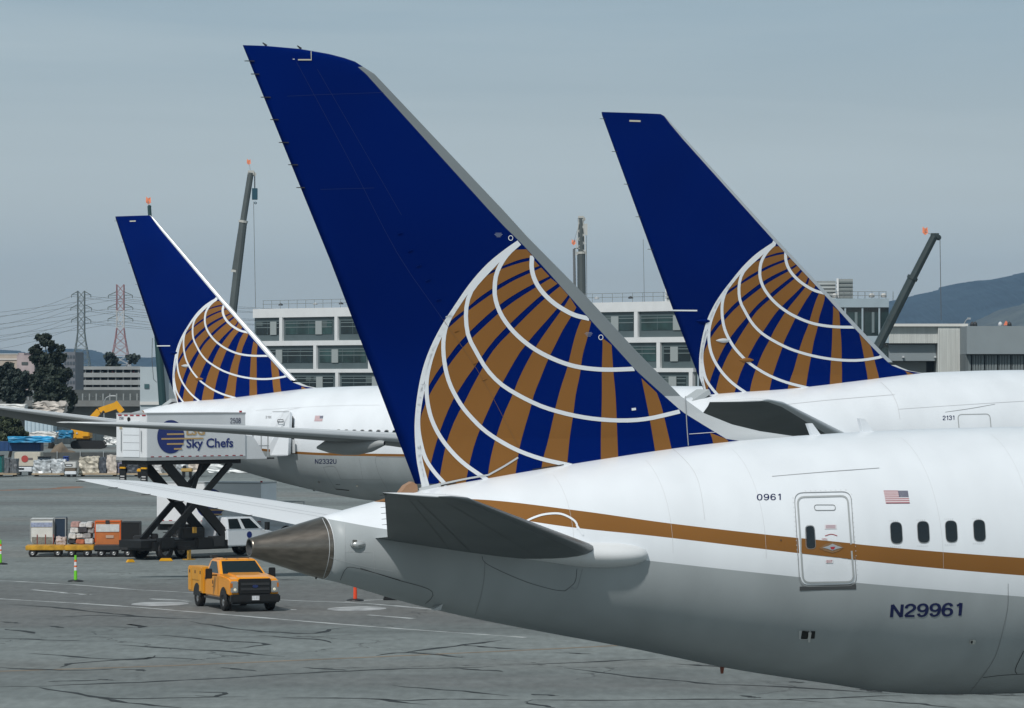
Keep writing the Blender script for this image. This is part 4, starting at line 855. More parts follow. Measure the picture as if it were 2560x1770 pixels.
# cab lower body and bonnet
m = MB(); m.prism([(-.92, .50), (1.30, .50), (1.34, .62), (2.20, .62), (2.60, .60), (2.64, 1.05), (2.60, 1.26), (2.2, 1.34), (1.12, 1.42), (-.86, 1.36), (-.92, 1.2)], -.985, .985); m.build('cab', TY, TR, False, .085)
m = MB(); m.prism([(1.15, 1.36), (2.54, 1.25), (2.48, 1.33), (2.1, 1.40), (1.15, 1.47)], -.66, .66); m.build('bonnet', TY, TR, False, .035)
r0, r1 = (-.90, 1.20, -.94, .94), (-.70, .40, -.75, .75); m = MB(); m.frustum(r0, 1.36, r1, 1.93); m.frustum((-.70, .40, -.75, .75), 1.93, (-.58, .20, -.60, .60), 1.985); m.build('roof', TY, TR, False, .04)
def pane(par, q, name='pane', mm=GLASS):
    return obj(name, q, [(0, 1, 2, 3)], mm, par)
ws_ = pane(TR, frus_quad(r0, 1.36, r1, 1.93, 'front', .05, .95, .10, .93, .012), 'windscreen', mat('cab_glass', (.006, .014, .016), .03, spec=.45))
for fc in ('right', 'left'):
    q = frus_quad(r0, 1.36, r1, 1.93, fc, .16, .86, .12, .88, .012); q[2] = q[2].lerp(q[3], .22); pane(TR, q, 'side_window', MATS['cab_glass'])
m = MB()
for k in range(3): m.tube((0.35, -.45+.45*k, 1.985), (.35, -.45+.45*k, 2.03), .04, .03, 8)
m.box(.0, .12, -.5, .5, 1.985, 2.025); m.build('light_bar', DARK, TR)
g_ = MB(); g_.box(2.58, 2.71, -.66, .66, .68, 1.29); gr = g_.build('grille', BLACK, TR, False, .04)
for k in range(2): MB().box(2.705, 2.73, -.58, .58, .84+.20*k, .93+.20*k).build('grille_bar', DARK, gr)
m = MB(); m.lathe([(0, .02), (.1, .02), (.1, 0)], (2.73, 0, 1.00), 'x', 16); o = m.build('badge', mat('badge_blue', (.03, .05, .16), .3, .3), gr)
for i, v in enumerate(o.data.vertices): v.co.y = v.co.y*1.15; v.co.z = .98+(v.co.z-.98)*.6
CHR = mat('headlight_glass', (.55, .56, .55), .12, .7)
for s_ in (-1, 1):
    h = MB(); h.box(2.56, 2.675, min(s_*.67, s_*.965), max(s_*.67, s_*.965), .74, 1.20); hl_ = h.build('headlight', CHR, TR, False, .03)
    MB().lathe([(0, .02), (.05, .015), (.06, 0)], (2.675, s_*.80, .86), 'x', 14).build('bulb', mat('lamp_bulb', (.9, .85, .65), .1), hl_)
    MB().box(2.575, 2.682, min(s_*.9, s_*.972), max(s_*.9, s_*.972), .95, 1.12).build('indicator', mat('indicator_amber', (.5, .15, .01), .2), hl_)
    mi = MB(); mi.box(.72, .84, s_*1.30-.13, s_*1.30+.13, 1.22, 1.62); mi.beam((.85, s_*.95, 1.36), (.80, s_*1.2, 1.36), .05, .05); mi.build('mirror', BLACK, TR, False, .03)
    ar = MB(); n = 14
    for ax, rr in ((1.75, .50), (-1.75, .50)):
        vs = [(ax+rr*math.cos(math.pi*i/n), s_*(1.0 if ax > 0 else 1.035), .44+rr*math.sin(math.pi*i/n)) for i in range(n+1)]; a_ = MB(); a_.add(vs, [tuple(range(n+1))]); a_.add([(x, y*.7, z) for x, y, z in vs], [tuple(range(n+1))]); a_.build('wheel_arch', BLACK, TR)
b_ = MB(); b_.box(2.56, 2.84, -1.0, 1.0, .36, .68); bp_ = b_.build('bumper', BLACK, TR, False, .05)
MB().box(2.842, 2.855, -.17, .13, .46, .63).build('number_plate', mat('plate_white', (.6, .62, .65), .4, 0, .3, 14), bp_)
MB().box(2.4, 2.6, -.9, .9, .3, .45).build('front_axle', BLACK, TR); MB().box(-2.7, 2.4, -.45, .45, .42, .6).build('chassis', BLACK, TR)
for x in (1.75, -1.75):
    for s_ in (-1, 1): wheel(TR, x, s_*.90, .395, .26)
u_ = MB(); u_.box(-2.95, -1.0, -1.03, -.45, .56, 1.58); u_.box(-2.95, -1.0, .45, 1.03, .56, 1.58); u_.box(-2.95, -1.0, -.46, .46, .62, .75); u_.box(-2.95, -2.9, -.46, .46, .75, 1.2); ub = u_.build('utility_box', TY2, TR, False, .02)
u_ = MB(); u_.box(-1.02, -.93, -1.03, 1.03, .56, 1.60); u_.build('bulkhead', TY2, ub)
for s_ in (-1, 1):
    y = s_*1.034
    for x0, x1, z0, z1 in ((-2.92, -2.45, .62, 1.53), (-2.42, -1.42, 1.05, 1.53), (-1.39, -1.04, .62, 1.53)):
        d = MB(); d.box(x0, x1, min(y, y+s_*.02), max(y, y+s_*.02), z0, z1); dd = d.build('locker_door', TY2, ub, False, .008)
        MB().box((x0+x1)/2-.04, (x0+x1)/2+.04, min(y+s_*.02, y+s_*.035), max(y+s_*.02, y+s_*.035), z1-.22, z1-.10).build('latch', DARK, dd)
for s_ in (-1, 1):   # door seams and handles on the cab
    y = s_*.990; d = MB()
    for x in (-.78, 1.0): d.box(x-.008, x+.008, min(y, y+s_*.006), max(y, y+s_*.006), .62, 1.28)
    d.build('door_seam', mat('seam_dark_yellow', (.18, .07, .005)), TR); MB().box(-.72, -.58, min(y, y+s_*.03), max(y, y+s_*.03), 1.14, 1.20).build('door_handle', BLACK, TR)
    MB().box(.24, .34, min(y, y+s_*.008), max(y, y+s_*.008), 1.0, 1.13).build('door_emblem', mat('emblem_dark', (.05, .03, .02)), TR); MB().box(.2, .38, min(y, y+s_*.008), max(y, y+s_*.008), .88, .905).build('door_print', mat('print_brown', (.2, .09, .01)), TR)
m = MB(); m.tube((-2.2, -.2, .75), (-2.25, -.2, 2.0), .035, .03, 6); m.box(-2.35, -2.1, -.32, -.06, 1.92, 2.02); m.build('beacon_pole', DARK, TR)
MB().box(-.9, 1.2, -1.0, -.9, .40, .48).build('side_step', DARK, TR)

# --- catering truck with its box raised to the aircraft door
CW = mat('box_white', (.72, .74, .76), .4, 0, .05, .8); CG = mat('box_grey_trim', (.36, .38, .39), .5); CB = mat('logo_blue', (.008, .025, .17), .4); CT = mat('logo_tan', (.55, .36, .16), .5)
OUTY = mat('dirty_yellow', (.35, .2, .03), .6, 0, .4, 4)
def catering(label, loc, rotz, L_, zbox, hgt, raised, logo_x, num):
    T = thing('catering_truck', label, 'truck', loc, rotz)     # origin: ground below the rear right corner; x forward, y left
    Wd = 2.45; bo = MB(); bo.box(0, L_, 0, Wd, zbox, zbox+hgt); B = bo.build('box_body', CW, T, False, .02)
    s_ = MB(); s_.box(-.012, L_+.01, -.014, Wd+.014, zbox, zbox+.17); s_.build('bottom_rail', CG, B); s_ = MB(); s_.box(-.01, L_+.008, -.012, Wd+.012, zbox+hgt-.07, zbox+hgt+.01); s_.build('top_rail', CG, B)
    for k in range(13): MB().box(.25+k*.48, .45+k*.48, -.02, -.014, zbox+.17, zbox+.215).build('red_reflector', RED, B)
    MB().box(L_*.98, L_*.98+.1, Wd*.1, Wd*.1+.1, zbox+hgt+.01, zbox+hgt+.1).build('marker_lamp', RED, B)
    rd = MB(); rd.box(-.035, -.012, .55, 1.85, zbox+.17, zbox+hgt-.38); r_ = rd.build('rear_door', WHITE, B)
    for k in range(4): MB().box(-.042, -.035, .55, 1.85, zbox+.5+.38*k, zbox+.515+.38*k).build('door_slat_line', SEAM, r_)
    for y in (.38, 1.98): MB().tube((-.06, y, zbox+.45), (-.06, y, zbox+1.5), .02, .02, 6).build('grab_bar', GALV, B)
    for k in range(5): MB().box(-.025, -.014, .08+k*.48, .36+k*.48, zbox+hgt-.13, zbox+hgt-.07).build('reflector', RED, B)
    MB().lathe([(0, -.03), (.11, -.03), (.11, 0)], (-.02, 1.4, zbox+hgt-.30), 'x', 12).build('rear_lamp', BLACK, B)
    MB().box(-.03, -.014, 1.95, 2.15, zbox+1.55, zbox+1.85).build('placard', mat('placard_tan', (.45, .38, .25)), B)
    # logo: blue disc with tan bars, two lines of lettering
    cx, cz, rr = logo_x, zbox+hgt*.50, hgt*.355; n = 40
    dsk = obj('logo_disc', [(cx+rr*1.04*math.cos(2*math.pi*i/n), -.016, cz+rr*math.sin(2*math.pi*i/n)) for i in range(n)], [tuple(range(n))], CB, B)
    for x0, x1, z in ((-.25, rr*.98, .13), (-.6, rr*2.5, -.10), (-.25, rr*.98, -.36), (.2, rr*.85, -.61)): MB().box(cx+x0, cx+x1, -.024, -.017, cz+z-.04, cz+z+.04).build('logo_bar', CT, dsk)
    if num: flat_text('LSG', .44, CT, B, (cx+rr*1.2, -.018, cz+.06), (1, 0, 0), (0, 0, 1), 1.2, 'lettering', bold=.03)
    if num: flat_text('Sky Chefs', .62, CB, B, (cx+rr*1.2, -.018, cz-.72), (1, 0, 0), (0, 0, 1), 3.05, 'lettering', bold=.022)
    if num:
        v, f = stroke_text(num, .13, 0, .14); v *= .27; obj('lettering', [(L_-1.02+a*.95, -.018, zbox+hgt-.55+b) for a, b in v], f, NAVY, B)
        v, f = stroke_text(num, .13, 0, .14); v *= .13; obj('lettering', [(-.018, 2.2-a, zbox+hgt-.32+b) for a, b in v], f, NAVY, B)
    # front platform with side panels and rails
    pf = MB(); pf.box(L_, L_+1.5, .1, Wd-.1, zbox-.02, zbox+.1); pf.prism([(L_, zbox), (L_+1.45, zbox), (L_+1.0, zbox+.62), (L_+.55, zbox+1.15), (L_, zbox+1.2)], .06, .1); pf.prism([(L_, zbox), (L_+1.45, zbox), (L_, zbox+1.2)], Wd-.1, Wd-.06); PF = pf.build('platform', CW, T)
    for x, y in ((L_+.75, .3), (L_+1.3, .3), (L_+1.75, .3), (L_+.75, 2.1), (L_+1.75, 2.1)): MB().beam((x, y, zbox+.1), (x, y, zbox+1.25), .06, .06).build('rail_post', GALV, PF)
    for y in (.3, 2.1):
        for z in (.65, 1.25): MB().beam((L_+.4, y, zbox+z), (L_+1.8, y, zbox+z), .05, .05).build('rail', GALV, PF)
    MB().box(L_+1.5, L_+2.1, .2, 2.2, zbox-.03, zbox+.05).build('bridge_plate', DARK, PF)
    # chassis, cab, wheels
    ch = MB(); ch.box(-.1, L_+.3, .35, Wd-.35, .62, .98); ch.box(.6, L_-1.0, .15, Wd-.15, .45, .9); C = ch.build('chassis', BLACK, T)
    c0 = L_-1.1; cb_ = MB(); cb_.prism([(c0, .55), (c0+3.4, .55), (c0+3.45, 1.15), (c0+2.45, 1.38), (c0+2.3, 1.40), (c0, 1.40)], .12, Wd-.12); CA = cb_.build('cab', WHITE, T, False, .06)
    q0, q1 = (c0+.02, c0+2.42, .14, Wd-.14), (c0+.06, c0+1.75, .26, Wd-.26); cr = MB(); cr.frustum(q0, 1.38, q1, 2.02); cr.build('cab_roof', WHITE, CA, False, .04)
    for fc, al in (('right', (.05, .40)), ('right', (.50, .90)), ('left', (.05, .4)), ('left', (.5, .9))):
        q = frus_quad(q0, 1.38, q1, 2.02, fc, al[0], al[1], .1, .88, .012)
        if al[1] > .5: q[2] = q[2].lerp(q[3], .15)
        pane(CA, q, 'side_window')
    pane(CA, frus_quad(q0, 1.38, q1, 2.02, 'front', .06, .94, .1, .9, .012), 'windscreen')
    MB().lathe([(0, -.008), (.17, -.008), (.17, 0)], (c0+1.45, .115, 1.12), 'y', 16).build('door_emblem', CB, CA)
    MB().box(c0+2.35, c0+2.5, -.25, -.02, 1.35, 1.75).build('mirror', BLACK, CA)
    for x in (1.3, c0+2.6):
        for y in (.22, Wd-.22): wheel(T, x, y, .48, .3)
    if raised:
        sb = MB(); sb.box(.15, L_-.1, .25, Wd-.25, zbox-.22, zbox-.015); sb.build('sub_frame', BLACK, T)
        xa, xb = 1.35, L_-1.0; zt, zl_ = zbox-.18, .95
        for y in (.35, Wd-.35):
            MB().beam((xa, y, zt), (xb, y, zl_), .14, .30).build('scissor_arm', BLACK, T); MB().beam((xb+.3, y, zt), (xa, y, zl_), .14, .30).build('scissor_arm', BLACK, T)
            MB().beam((xa+.35, y, zt), (xb+.35, y, zl_), .10, .22).build('scissor_arm', BLACK, T)
        MB().tube((xb-.9, Wd/2, zt), (xa+1.8, Wd/2, 1.3), .10, .14, 10).build('lift_ram', DARK, T)
        cr_ = MB(); cr_.tube((xa+1.9, .3, 3.0), (xa+1.9, Wd-.3, 3.0), .12, .12, 10); cr_.build('pivot_shaft', DARK, T)
        for x, y in ((.12, .30), (.12, Wd-.45)):
            fl = MB(); fl.box(x, x+.06, y-.15, y+.35, zbox-1.25, zbox-.2); FL2 = fl.build('stabilizer_flap', BLACK, T)
            for k in range(3): MB().box(x-.012, x, y-.06, y+.26, zbox-1.1+.13*k, zbox-1.04+.13*k).build('print_line', mat('print_white', (.5, .5, .5)), FL2)
            MB().box(x-.1, x-.02, y-.2, y+.2, zbox-.42, zbox-.34).build('step_rung', YELLOW, T)
        for y in (-.75, Wd+.55):
            og = MB(); og.box(2.08, 2.22, y, y+.14, .03, .5); og.box(1.9, 2.4, y-.12, y+.3, 0, .05); og.build('outrigger', OUTY, T); MB().box(2.05, 2.25, min(y, .5), max(y, 1.6), .5, .68).build('outrigger_beam', BLACK, T)
        for k, (x, y, z, w) in enumerate(((.9, -.02, .55, .9), (3.3, .02, .5, 1.0), (4.3, .05, .55, .8), (2.6, .3, 1.0, 1.4))): MB().box(x, x+w, y, y+.5, z, z+.55).build('side_tank', BLACK if k != 2 else DARK, C, False, .05)
        MB().box(3.0, 3.2, .0, .1, 1.3, 1.6).build('warning_plate', OUTY, C)
    return T
q = P(367, 1152, 200.5); catering('catering truck with its white box raised on black scissor legs, number 2508', (q.x, q.y, 0), math.atan2(.69, .72), 6.4, 4.98, 2.36, True, 1.52, '2508')
q = P(652, 1207, 222.5); r_ = math.atan2(-.3, .95); catering('catering truck with lowered white box, parked behind the raised one', (q.x-6.2*math.cos(r_), q.y-6.2*math.sin(r_), 0), r_, 6.2, .98, 2.33, False, 3.2, None)

# --- baggage dollies in front of the catering truck
def dolly(label, px0, px1, py, deckz=.36, tone=mat('dolly_yellow', (.50, .27, .02), .5, 0, .35, 2.5), rot=.06):
    a, b = G(px0, py), G(px1, py); L_ = abs(b.x-a.x); T = thing('cargo_dolly', label, 'dolly', ((a.x+b.x)/2, a.y, 0), rot, 'cargo dollies in the near train')
    d = MB(); d.box(-L_/2, L_/2, -.8, .8, deckz-.02, deckz+.22); d.build('deck', tone, T, False, .03); d = MB(); d.box(-L_/2+.2, L_/2-.2, -.6, .6, .22, deckz-.03); d.build('frame', BLACK, T)
    MB().beam((L_/2, 0, .3), (L_/2+.55, 0, .28), .08, .08).build('tow_bar', BLACK, T)
    for x in (-L_/2+.35, L_/2-.35):
        for y in (-.68, .68): wheel(T, x, y, .2, .14, .5, 14)
    return T, deckz+.22
def load(name, label, cat, x0, x1, y0, y1, Y, dp, material, seed=0, jit=.06, group=None, sub=5, bevel=0.0, rot=0.0):
    """a wrapped or boxed load between two photograph corners at distance Y"""
    a, b = P(x0, y1, Y), P(x1, y0, Y); w, h = b.x-a.x, b.z-a.z; rnd = random.Random(seed); bm = bmesh.new(); bmesh.ops.create_cube(bm, size=1.0)
    bmesh.ops.subdivide_edges(bm, edges=bm.edges, cuts=sub, use_grid_fill=True)
    for v in bm.verts:
        v.co = Vector((v.co.x*w, v.co.y*dp, (v.co.z+.5)*h))
        k = jit*min(w, h); top_ = v.co.z/h
        v.co += Vector((rnd.uniform(-k, k), rnd.uniform(-k, k), rnd.uniform(-k, k)*(1.4 if top_ > .8 else .3 if top_ > .1 else 0)))
    me = bpy.data.meshes.new(name); bm.to_mesh(me); bm.free(); me.materials.append(material)
    o = bpy.data.objects.new(name, me); COL.objects.link(o); o.location = ((a.x+b.x)/2, Y+dp/2, a.z); o.rotation_euler = (0, 0, rot)
    return tag(o, label, cat, group)
DY = 206.5
dolly('yellow cargo dolly carrying the white and dark containers', 66, 163, 1391); dolly('yellow cargo dolly under the netted pile of bags', 163, 236, 1391); dolly('dark cargo dolly under the orange container', 237, 303, 1391, .36, DARK); dolly('dark cargo dolly at the head of the train under the black container', 303, 352, 1391, .36, DARK)
def container(label, x0, x1, y0, y1, Y, dp, material, cut=0.0, trim=GALV):
    a, b = P(x0, y1, Y), P(x1, y0, Y); w, h = b.x-a.x, b.z-a.z; T = thing('cargo_container', label, 'container', ((a.x+b.x)/2, Y, a.z), .05)
    m = MB(); m.prism([(-w/2+cut*w, 0), (w/2-cut*w*.3, 0), (w/2, h*.28), (w/2, h), (-w/2, h), (-w/2, h*.28)], 0, dp); B = m.build('shell', material, T, False, .03)
    e_ = MB()
    for x in (-w/2, w/2-.05): e_.box(x, x+.05, -.02, 0, h*.28, h)
    e_.box(-w/2, w/2, -.025, -.005, h-.06, h); e_.build('edge_frame', trim, T)
    return T, w, h
T, w, h = container('white air cargo container with blue lettering band on the rear dolly', 75, 133, 1297, 1364, DY, 1.5, mat('container_white', (.62, .64, .63), .5, 0, .08, 2), .12)
MB().box(-w/2+.05, w/2-.05, -.03, -.02, h*.70, h*.86).build('lettering_band', mat('band_blue_grey', (.28, .33, .47), .5, 0, .3, 9), T); MB().box(-w/2+.1, w/2-.08, -.03, -.015, .02, h*.32).build('side_net', mat('net_grey', (.20, .20, .18), .8, 0, .3, 12), T)
for k in range(3): MB().box(-w/2+.35+k*.42, -w/2+.39+k*.42, -.045, -.03, 0, h*.42).build('strap', mat('strap_red', (.22, .04, .03)), T)
container('dark blue air cargo container beside the white one', 135, 165, 1294, 1364, DY+.3, 1.4, mat('container_navy', (.012, .03, .06), .5, 0, .1, 2), .1)
LUG = mat('mixed_baggage', (.30, .22, .2), .6, 0, .85, 5.5); CLEAR = mat('plastic_wrapped_goods', (.50, .51, .52), .3, 0, .45, 4.5)
def bags(label, x0, x1, y0, y1, Y, cols, seed, nm='luggage_pile'):
    T = thing(nm, label, 'luggage', P((x0+x1)/2, y1, Y), 0); a, b = P(x0, y1, Y), P(x1, y0, Y); w, h = b.x-a.x, b.z-a.z; rnd = random.Random(seed)
    for r in range(5):
        x = -w/2+(.03*r if r > 2 else 0)
        while x < w/2-.15-(.03*r if r > 2 else 0):
            bw = rnd.uniform(.28, .55); bh = h/5*rnd.uniform(.85, 1.1); c = rnd.choice(cols); m = MB(); M_ = Matrix.Rotation(rnd.uniform(-.12, .12), 4, 'Y')
            m.box(0, min(bw, w/2-x), rnd.uniform(0, .12), 1.2, 0, bh, 0, M_); o = m.build('bag', c, T, False, .04, (x, 0, r*h/5)); x += bw
    return T
BC = [mat('bag_'+n_, c, .6, 0, .25, 6) for n_, c in (('orange', (.45, .14, .07)), ('pink', (.45, .28, .26)), ('grey', (.3, .3, .31)), ('white', (.6, .6, .6)), ('maroon', (.1, .02, .02)), ('tan', (.35, .25, .14)), ('dark', (.05, .05, .06)))]
bags('pile of mixed bags under netting between the navy and orange containers', 170, 234, 1305, 1374, DY, BC, 3)
load('mail_sack', 'pale wrapped sack at the foot of the navy container', 'sack', 141, 164, 1343, 1369, DY-.35, .35, mat('sack_pale', (.42, .36, .35), .6, 0, .3, 5), 5, .1)
T, w, h = container('orange air cargo container with a white panel on top', 237, 302, 1302, 1374, DY, 1.5, mat('container_orange', (.50, .16, .045), .5, 0, .12, 2.2), .03, ORANGE)
MB().box(-w/2+.06, w/2-.08, -.03, -.02, h*.62, h*.88).build('white_panel', mat('panel_white', (.6, .62, .62), .5, 0, .15, 5), T); MB().box(-.1, .3, -.03, -.02, h*.40, h*.5).build('sticker', mat('sticker_pale', (.5, .36, .27)), T)
MB().box(-.12, .1, -.03, -.01, h*.9, h*1.02).build('latch_plate', DARK, T)
T, w, h = container('open black air cargo container at the head of the dolly train', 303, 351, 1305, 1374, DY, 1.5, BLACK, .0, DARK); MB().box(.1, w/2+.25, -.1, .3, -.02, .14).build('end_bracket', YELLOW, T)
# baggage tractor pulling the train
a = G(405, 1393); T = thing('baggage_tractor', 'dark baggage tractor at the head of the dolly train', 'tractor', (a.x, a.y, 0), .05)
m = MB(); m.prism([(-1.45, .35), (1.5, .35), (1.5, .95), (.5, 1.0), (.4, .8), (-.5, .8), (-.6, 1.1), (-1.45, 1.1)], -.7, .7); m.build('body', mat('tractor_dark', (.025, .026, .028), .5), T, False, .05)
for x in (-1.0, 1.0):
    for y in (-.68, .68): wheel(T, x, y, .36, .24, .55, 16)
m = MB(); m.box(-.55, -.2, -.35, .35, .8, 1.2); m.box(-.6, -.5, -.35, .35, 1.1, 1.55); m.build('seat', BLACK, T, False, .04)
m = MB(); m.tube((.45, 0, .95), (.2, 0, 1.25), .03, .03, 6); m.lathe([(.16, -.01), (.18, 0), (.16, .01)], (.2, 0, 1.26), 'z', 16); m.build('steering_wheel', BLACK, T)
for k, (px, py, l_) in enumerate(((326, 1406, .45), (415, 1403, .7), (683, 1399, .7))):
    a = G(px, py); T = thing('wheel_chock', ['small yellow wheel chock alone on the apron below the tractor', 'long yellow chock in front of the raised catering truck', 'yellow chock beside the front aircraft tail pipe'][k], 'chock', (a.x, a.y, 0), .5-.4*k, 'yellow chocks by the catering truck')
    m = MB(); m.prism([(-l_/2, 0), (l_/2, 0), (l_/2-.1, .15), (-l_/2+.1, .15)], -.1, .1); m.build('block', YELLOW, T, False, .02); MB().box(-l_/2+.12, l_/2-.12, -.05, .05, .145, .18).build('grip', BLACK, T)
# delineator posts
def post(label, px, py, hgt, cols, r=.07):
    a = G(px, py); T = thing('delineator_post', label, 'post', (a.x, a.y, 0), 0)
    MB().lathe([(0, .09), (.16, .09), (.34, .05), (.36, 0), (0, 0)], (0, 0, 0), 'z', 20).build('base', BLACK, T)
    z = .08; n_ = len(cols); tot = sum(h for h, c in cols)
    for hh, c in cols:
        z1_ = z+hh/tot*(hgt-.08); MB().tube((0, 0, z), (0, 0, z1_), r*(1.12-.35*z/hgt), r*(1.12-.35*z1_/hgt), 12).build('tube_band', c, T); z = z1_
LIME = mat('lime_green', (.17, .62, .03), .45); WT = mat('reflective_white', (.7, .7, .72), .4)
post('lime green delineator post with orange and white bands, near the yellow pickup', 189, 1454, 1.18, [(1.9, LIME), (.65, WT), (.35, ORANGE), (.7, WT), (.45, ORANGE), (.9, LIME)])
post('lime green delineator post at the left edge of the picture', 1, 1411, 1.2, [(1.9, LIME), (.65, WT), (.35, ORANGE), (.7, WT), (.45, ORANGE), (.9, LIME)])
post('plain orange delineator post under the front airliner tail', 888, 1502, 1.0, [(1, mat('post_orange', (.75, .07, .02), .5))], .075)
# wheel chocks stack below the front airliner
a = G(975, 1500); T = thing('wheel_chock', 'black rubber wheel chock under the front airliner belly', 'chock', (a.x, a.y, 0), .1); m = MB(); m.prism([(-.3, 0), (.35, 0), (.2, .18), (-.2, .2)], -.2, .2); m.build('block', BLACK, T, False, .03)
# ------------------------------------------------------------------ terminal building
TW = mat('facade_white', (.66, .675, .68), .5, 0, .04, .8); TG = mat('spandrel_grey', (.085, .115, .122), .5, 0, .08, .6); TGL = mat('curtain_glass', (.012, .03, .032), .12, 0, .5, .35, spec=.7); TP = mat('blind_panel_grey', (.30, .335, .335), .5); TMU = mat('mullion_metal', (.16, .20, .205), .5)
LV = mat('louvre_grey', (.26, .285, .285), .6); RAILM = mat('railing_grey', (.16, .18, .185), .5)
PANES = [TGL, mat('curtain_glass_dark', (.006, .016, .018), .1, 0, .5, .5, spec=.6), mat('curtain_glass_green', (.02, .05, .048), .14, 0, .6, .4, spec=.6)]
A_, B_ = P(632, 900, 500.0), P(1733, 900, 446.0); A_.z = B_.z = 0
TB = thing('terminal_building', 'white framed terminal building with staggered dark glass bays behind the airliners', 'building', A_, math.atan2(B_.y-A_.y, B_.x-A_.x))
LT = (B_-A_).length; ca, sa = (B_.x-A_.x)/LT, (B_.y-A_.y)/LT
def along(px):        # distance along the front for a photograph column
    r = (px-CX)/F; return (A_.x-r*A_.y)/(r*sa-ca)
ZR = [17.65, 16.55, 13.67, 13.07, 10.2, 9.75, 6.9, 6.4, 3.4, 3.0]
m = MB(); m.box(0, LT, .45, 16, 0, 17.4); core = m.build('wall_core', TG, TB)
for k, (z1_, z0_) in enumerate(((ZR[0], ZR[1]), (ZR[2], ZR[3]), (ZR[4], ZR[5]), (ZR[6], ZR[7]), (ZR[8], ZR[9]))): MB().box(0, LT, 0, .5, z0_, z1_).build('floor_band', TW, TB, False, .01)
MB().box(0, LT, .05, .5, 0, 3.0).build('base_wall', TG, TB)
piers = [[698, 836, 974, 1115, 1265, 1420, 1585], [643, 783, 920, 1060, 1208, 1360, 1520, 1641], [700, 838, 978, 1120, 1268, 1420, 1575, 1722], [643, 783, 920, 1060, 1208, 1360, 1520, 1660]]
pw = .55
for r in range(4):
    zt, zb0 = ZR[1+2*r], ZR[2+2*r]; xs = [along(p) for p in piers[r]]
    for x in xs: MB().box(x, x+pw, .002, .48, zb0, zt).build('pier', TW, TB)
    ed = [-.0]+[v for x in xs for v in (x, x+pw)]+[LT]
    for i in range(0, len(ed), 2):
        x0, x1 = ed[i], ed[i+1]
        if x1-x0 < 1.2: continue
        w = bpy.data.objects.new('window', None); COL.objects.link(w); w.parent = TB
        MB().box(x0, x1, .30, .44, zb0, zt).build('spandrel', TG, w)
        g0, g1 = x0+.35, x1-(.35 if (i//2) % 2 == r % 2 else .7); zz0, zz1 = zb0+.78, zt-.5
        MB().box(g0, g1, .25, .298, zz0, zz1).build('pane', PANES[random.randrange(3)], w)
        for k in range(random.randrange(0, 3)): c = random.uniform(g0, max(g0+.1, g1-2)); hb = random.uniform(.2, .6)*(zz1-zz0); MB().box(c, min(g1, c+random.uniform(.8, 2.2)), .238, .2485, zz1-hb, zz1).build('blind', mat('blind_dim', (.075, .10, .10), .7), w)
        for k in (1, 2): MB().box(g0, g1, .215, .249, zz0+(zz1-zz0)*(.28+.30*k-.05), zz0+(zz1-zz0)*(.28+.30*k)).build('mullion', TMU, w)
        nv = max(1, int((g1-g0)/1.9))
        for k in range(1, nv): x = g0+(g1-g0)*k/nv; MB().box(x-.03, x+.03, .235, .249, zz0, zz1).build('mullion', TG, w)
        fr = .62 if r % 2 == 0 else .28
        if x1-x0 > 3: c = x0+(x1-x0)*fr; MB().box(c, c+1.15, .16, .247, zz0-.02, zz1+.02).build('blind_panel', TP, w)
MB().box(.1, LT-.1, .5, 15.5, 17.4, 17.62).build('roof', mat('roof_grey', (.3, .3, .3), .8), TB)
rl = bpy.data.objects.new('roof_railing', None); COL.objects.link(rl); rl.parent = TB
for z in (18.25, 18.7): MB().beam((.5, 1.2, z), (LT-.5, 1.2, z), .05, .05).build('rail', RAILM, rl)
for k in range(int(LT/1.6)): MB().beam((.6+1.6*k, 1.2, 17.6), (.6+1.6*k, 1.2, 18.72), .05, .05).build('rail_post', RAILM, rl)
for k in range(int(LT/6)): MB().lathe([(0, .3), (.25, .2), (.3, 0), (0, 0)], (2+6.1*k+random.uniform(-1, 1), 2.5, 18.1), 'z', 10).build('roof_vent', LGREY if k % 2 else DARK, TB, True)
def plant_room(par, x0, x1, y0, y1, z0, z1, bm_=None):
    bm_ = bm_ or mat('louvre_blade', (.42, .45, .45), .6); h = MB(); h.box(x0, x1, y0, y1, z0, z1); H_ = h.build('plant_room', LV, par); n = int((z1-z0)/.38)
    for k in range(n): z = z0+.1+(z1-z0-.1)*k/n; MB().box(x0+.15, x1, y0-.12, y0-.004, z, z+.16).build('louvre', bm_, H_); MB().box(x0-.1, x0-.004, y0+.1, y1, z, z+.16).build('louvre', bm_, H_)
    MB().box(x0-.08, x0+.14, y0-.14, y0+.02, z0, z1+.05).build('corner_post', TW, H_)
plant_room(TB, along(1643), along(1700), 1.5, 6, 17.6, 20.1)
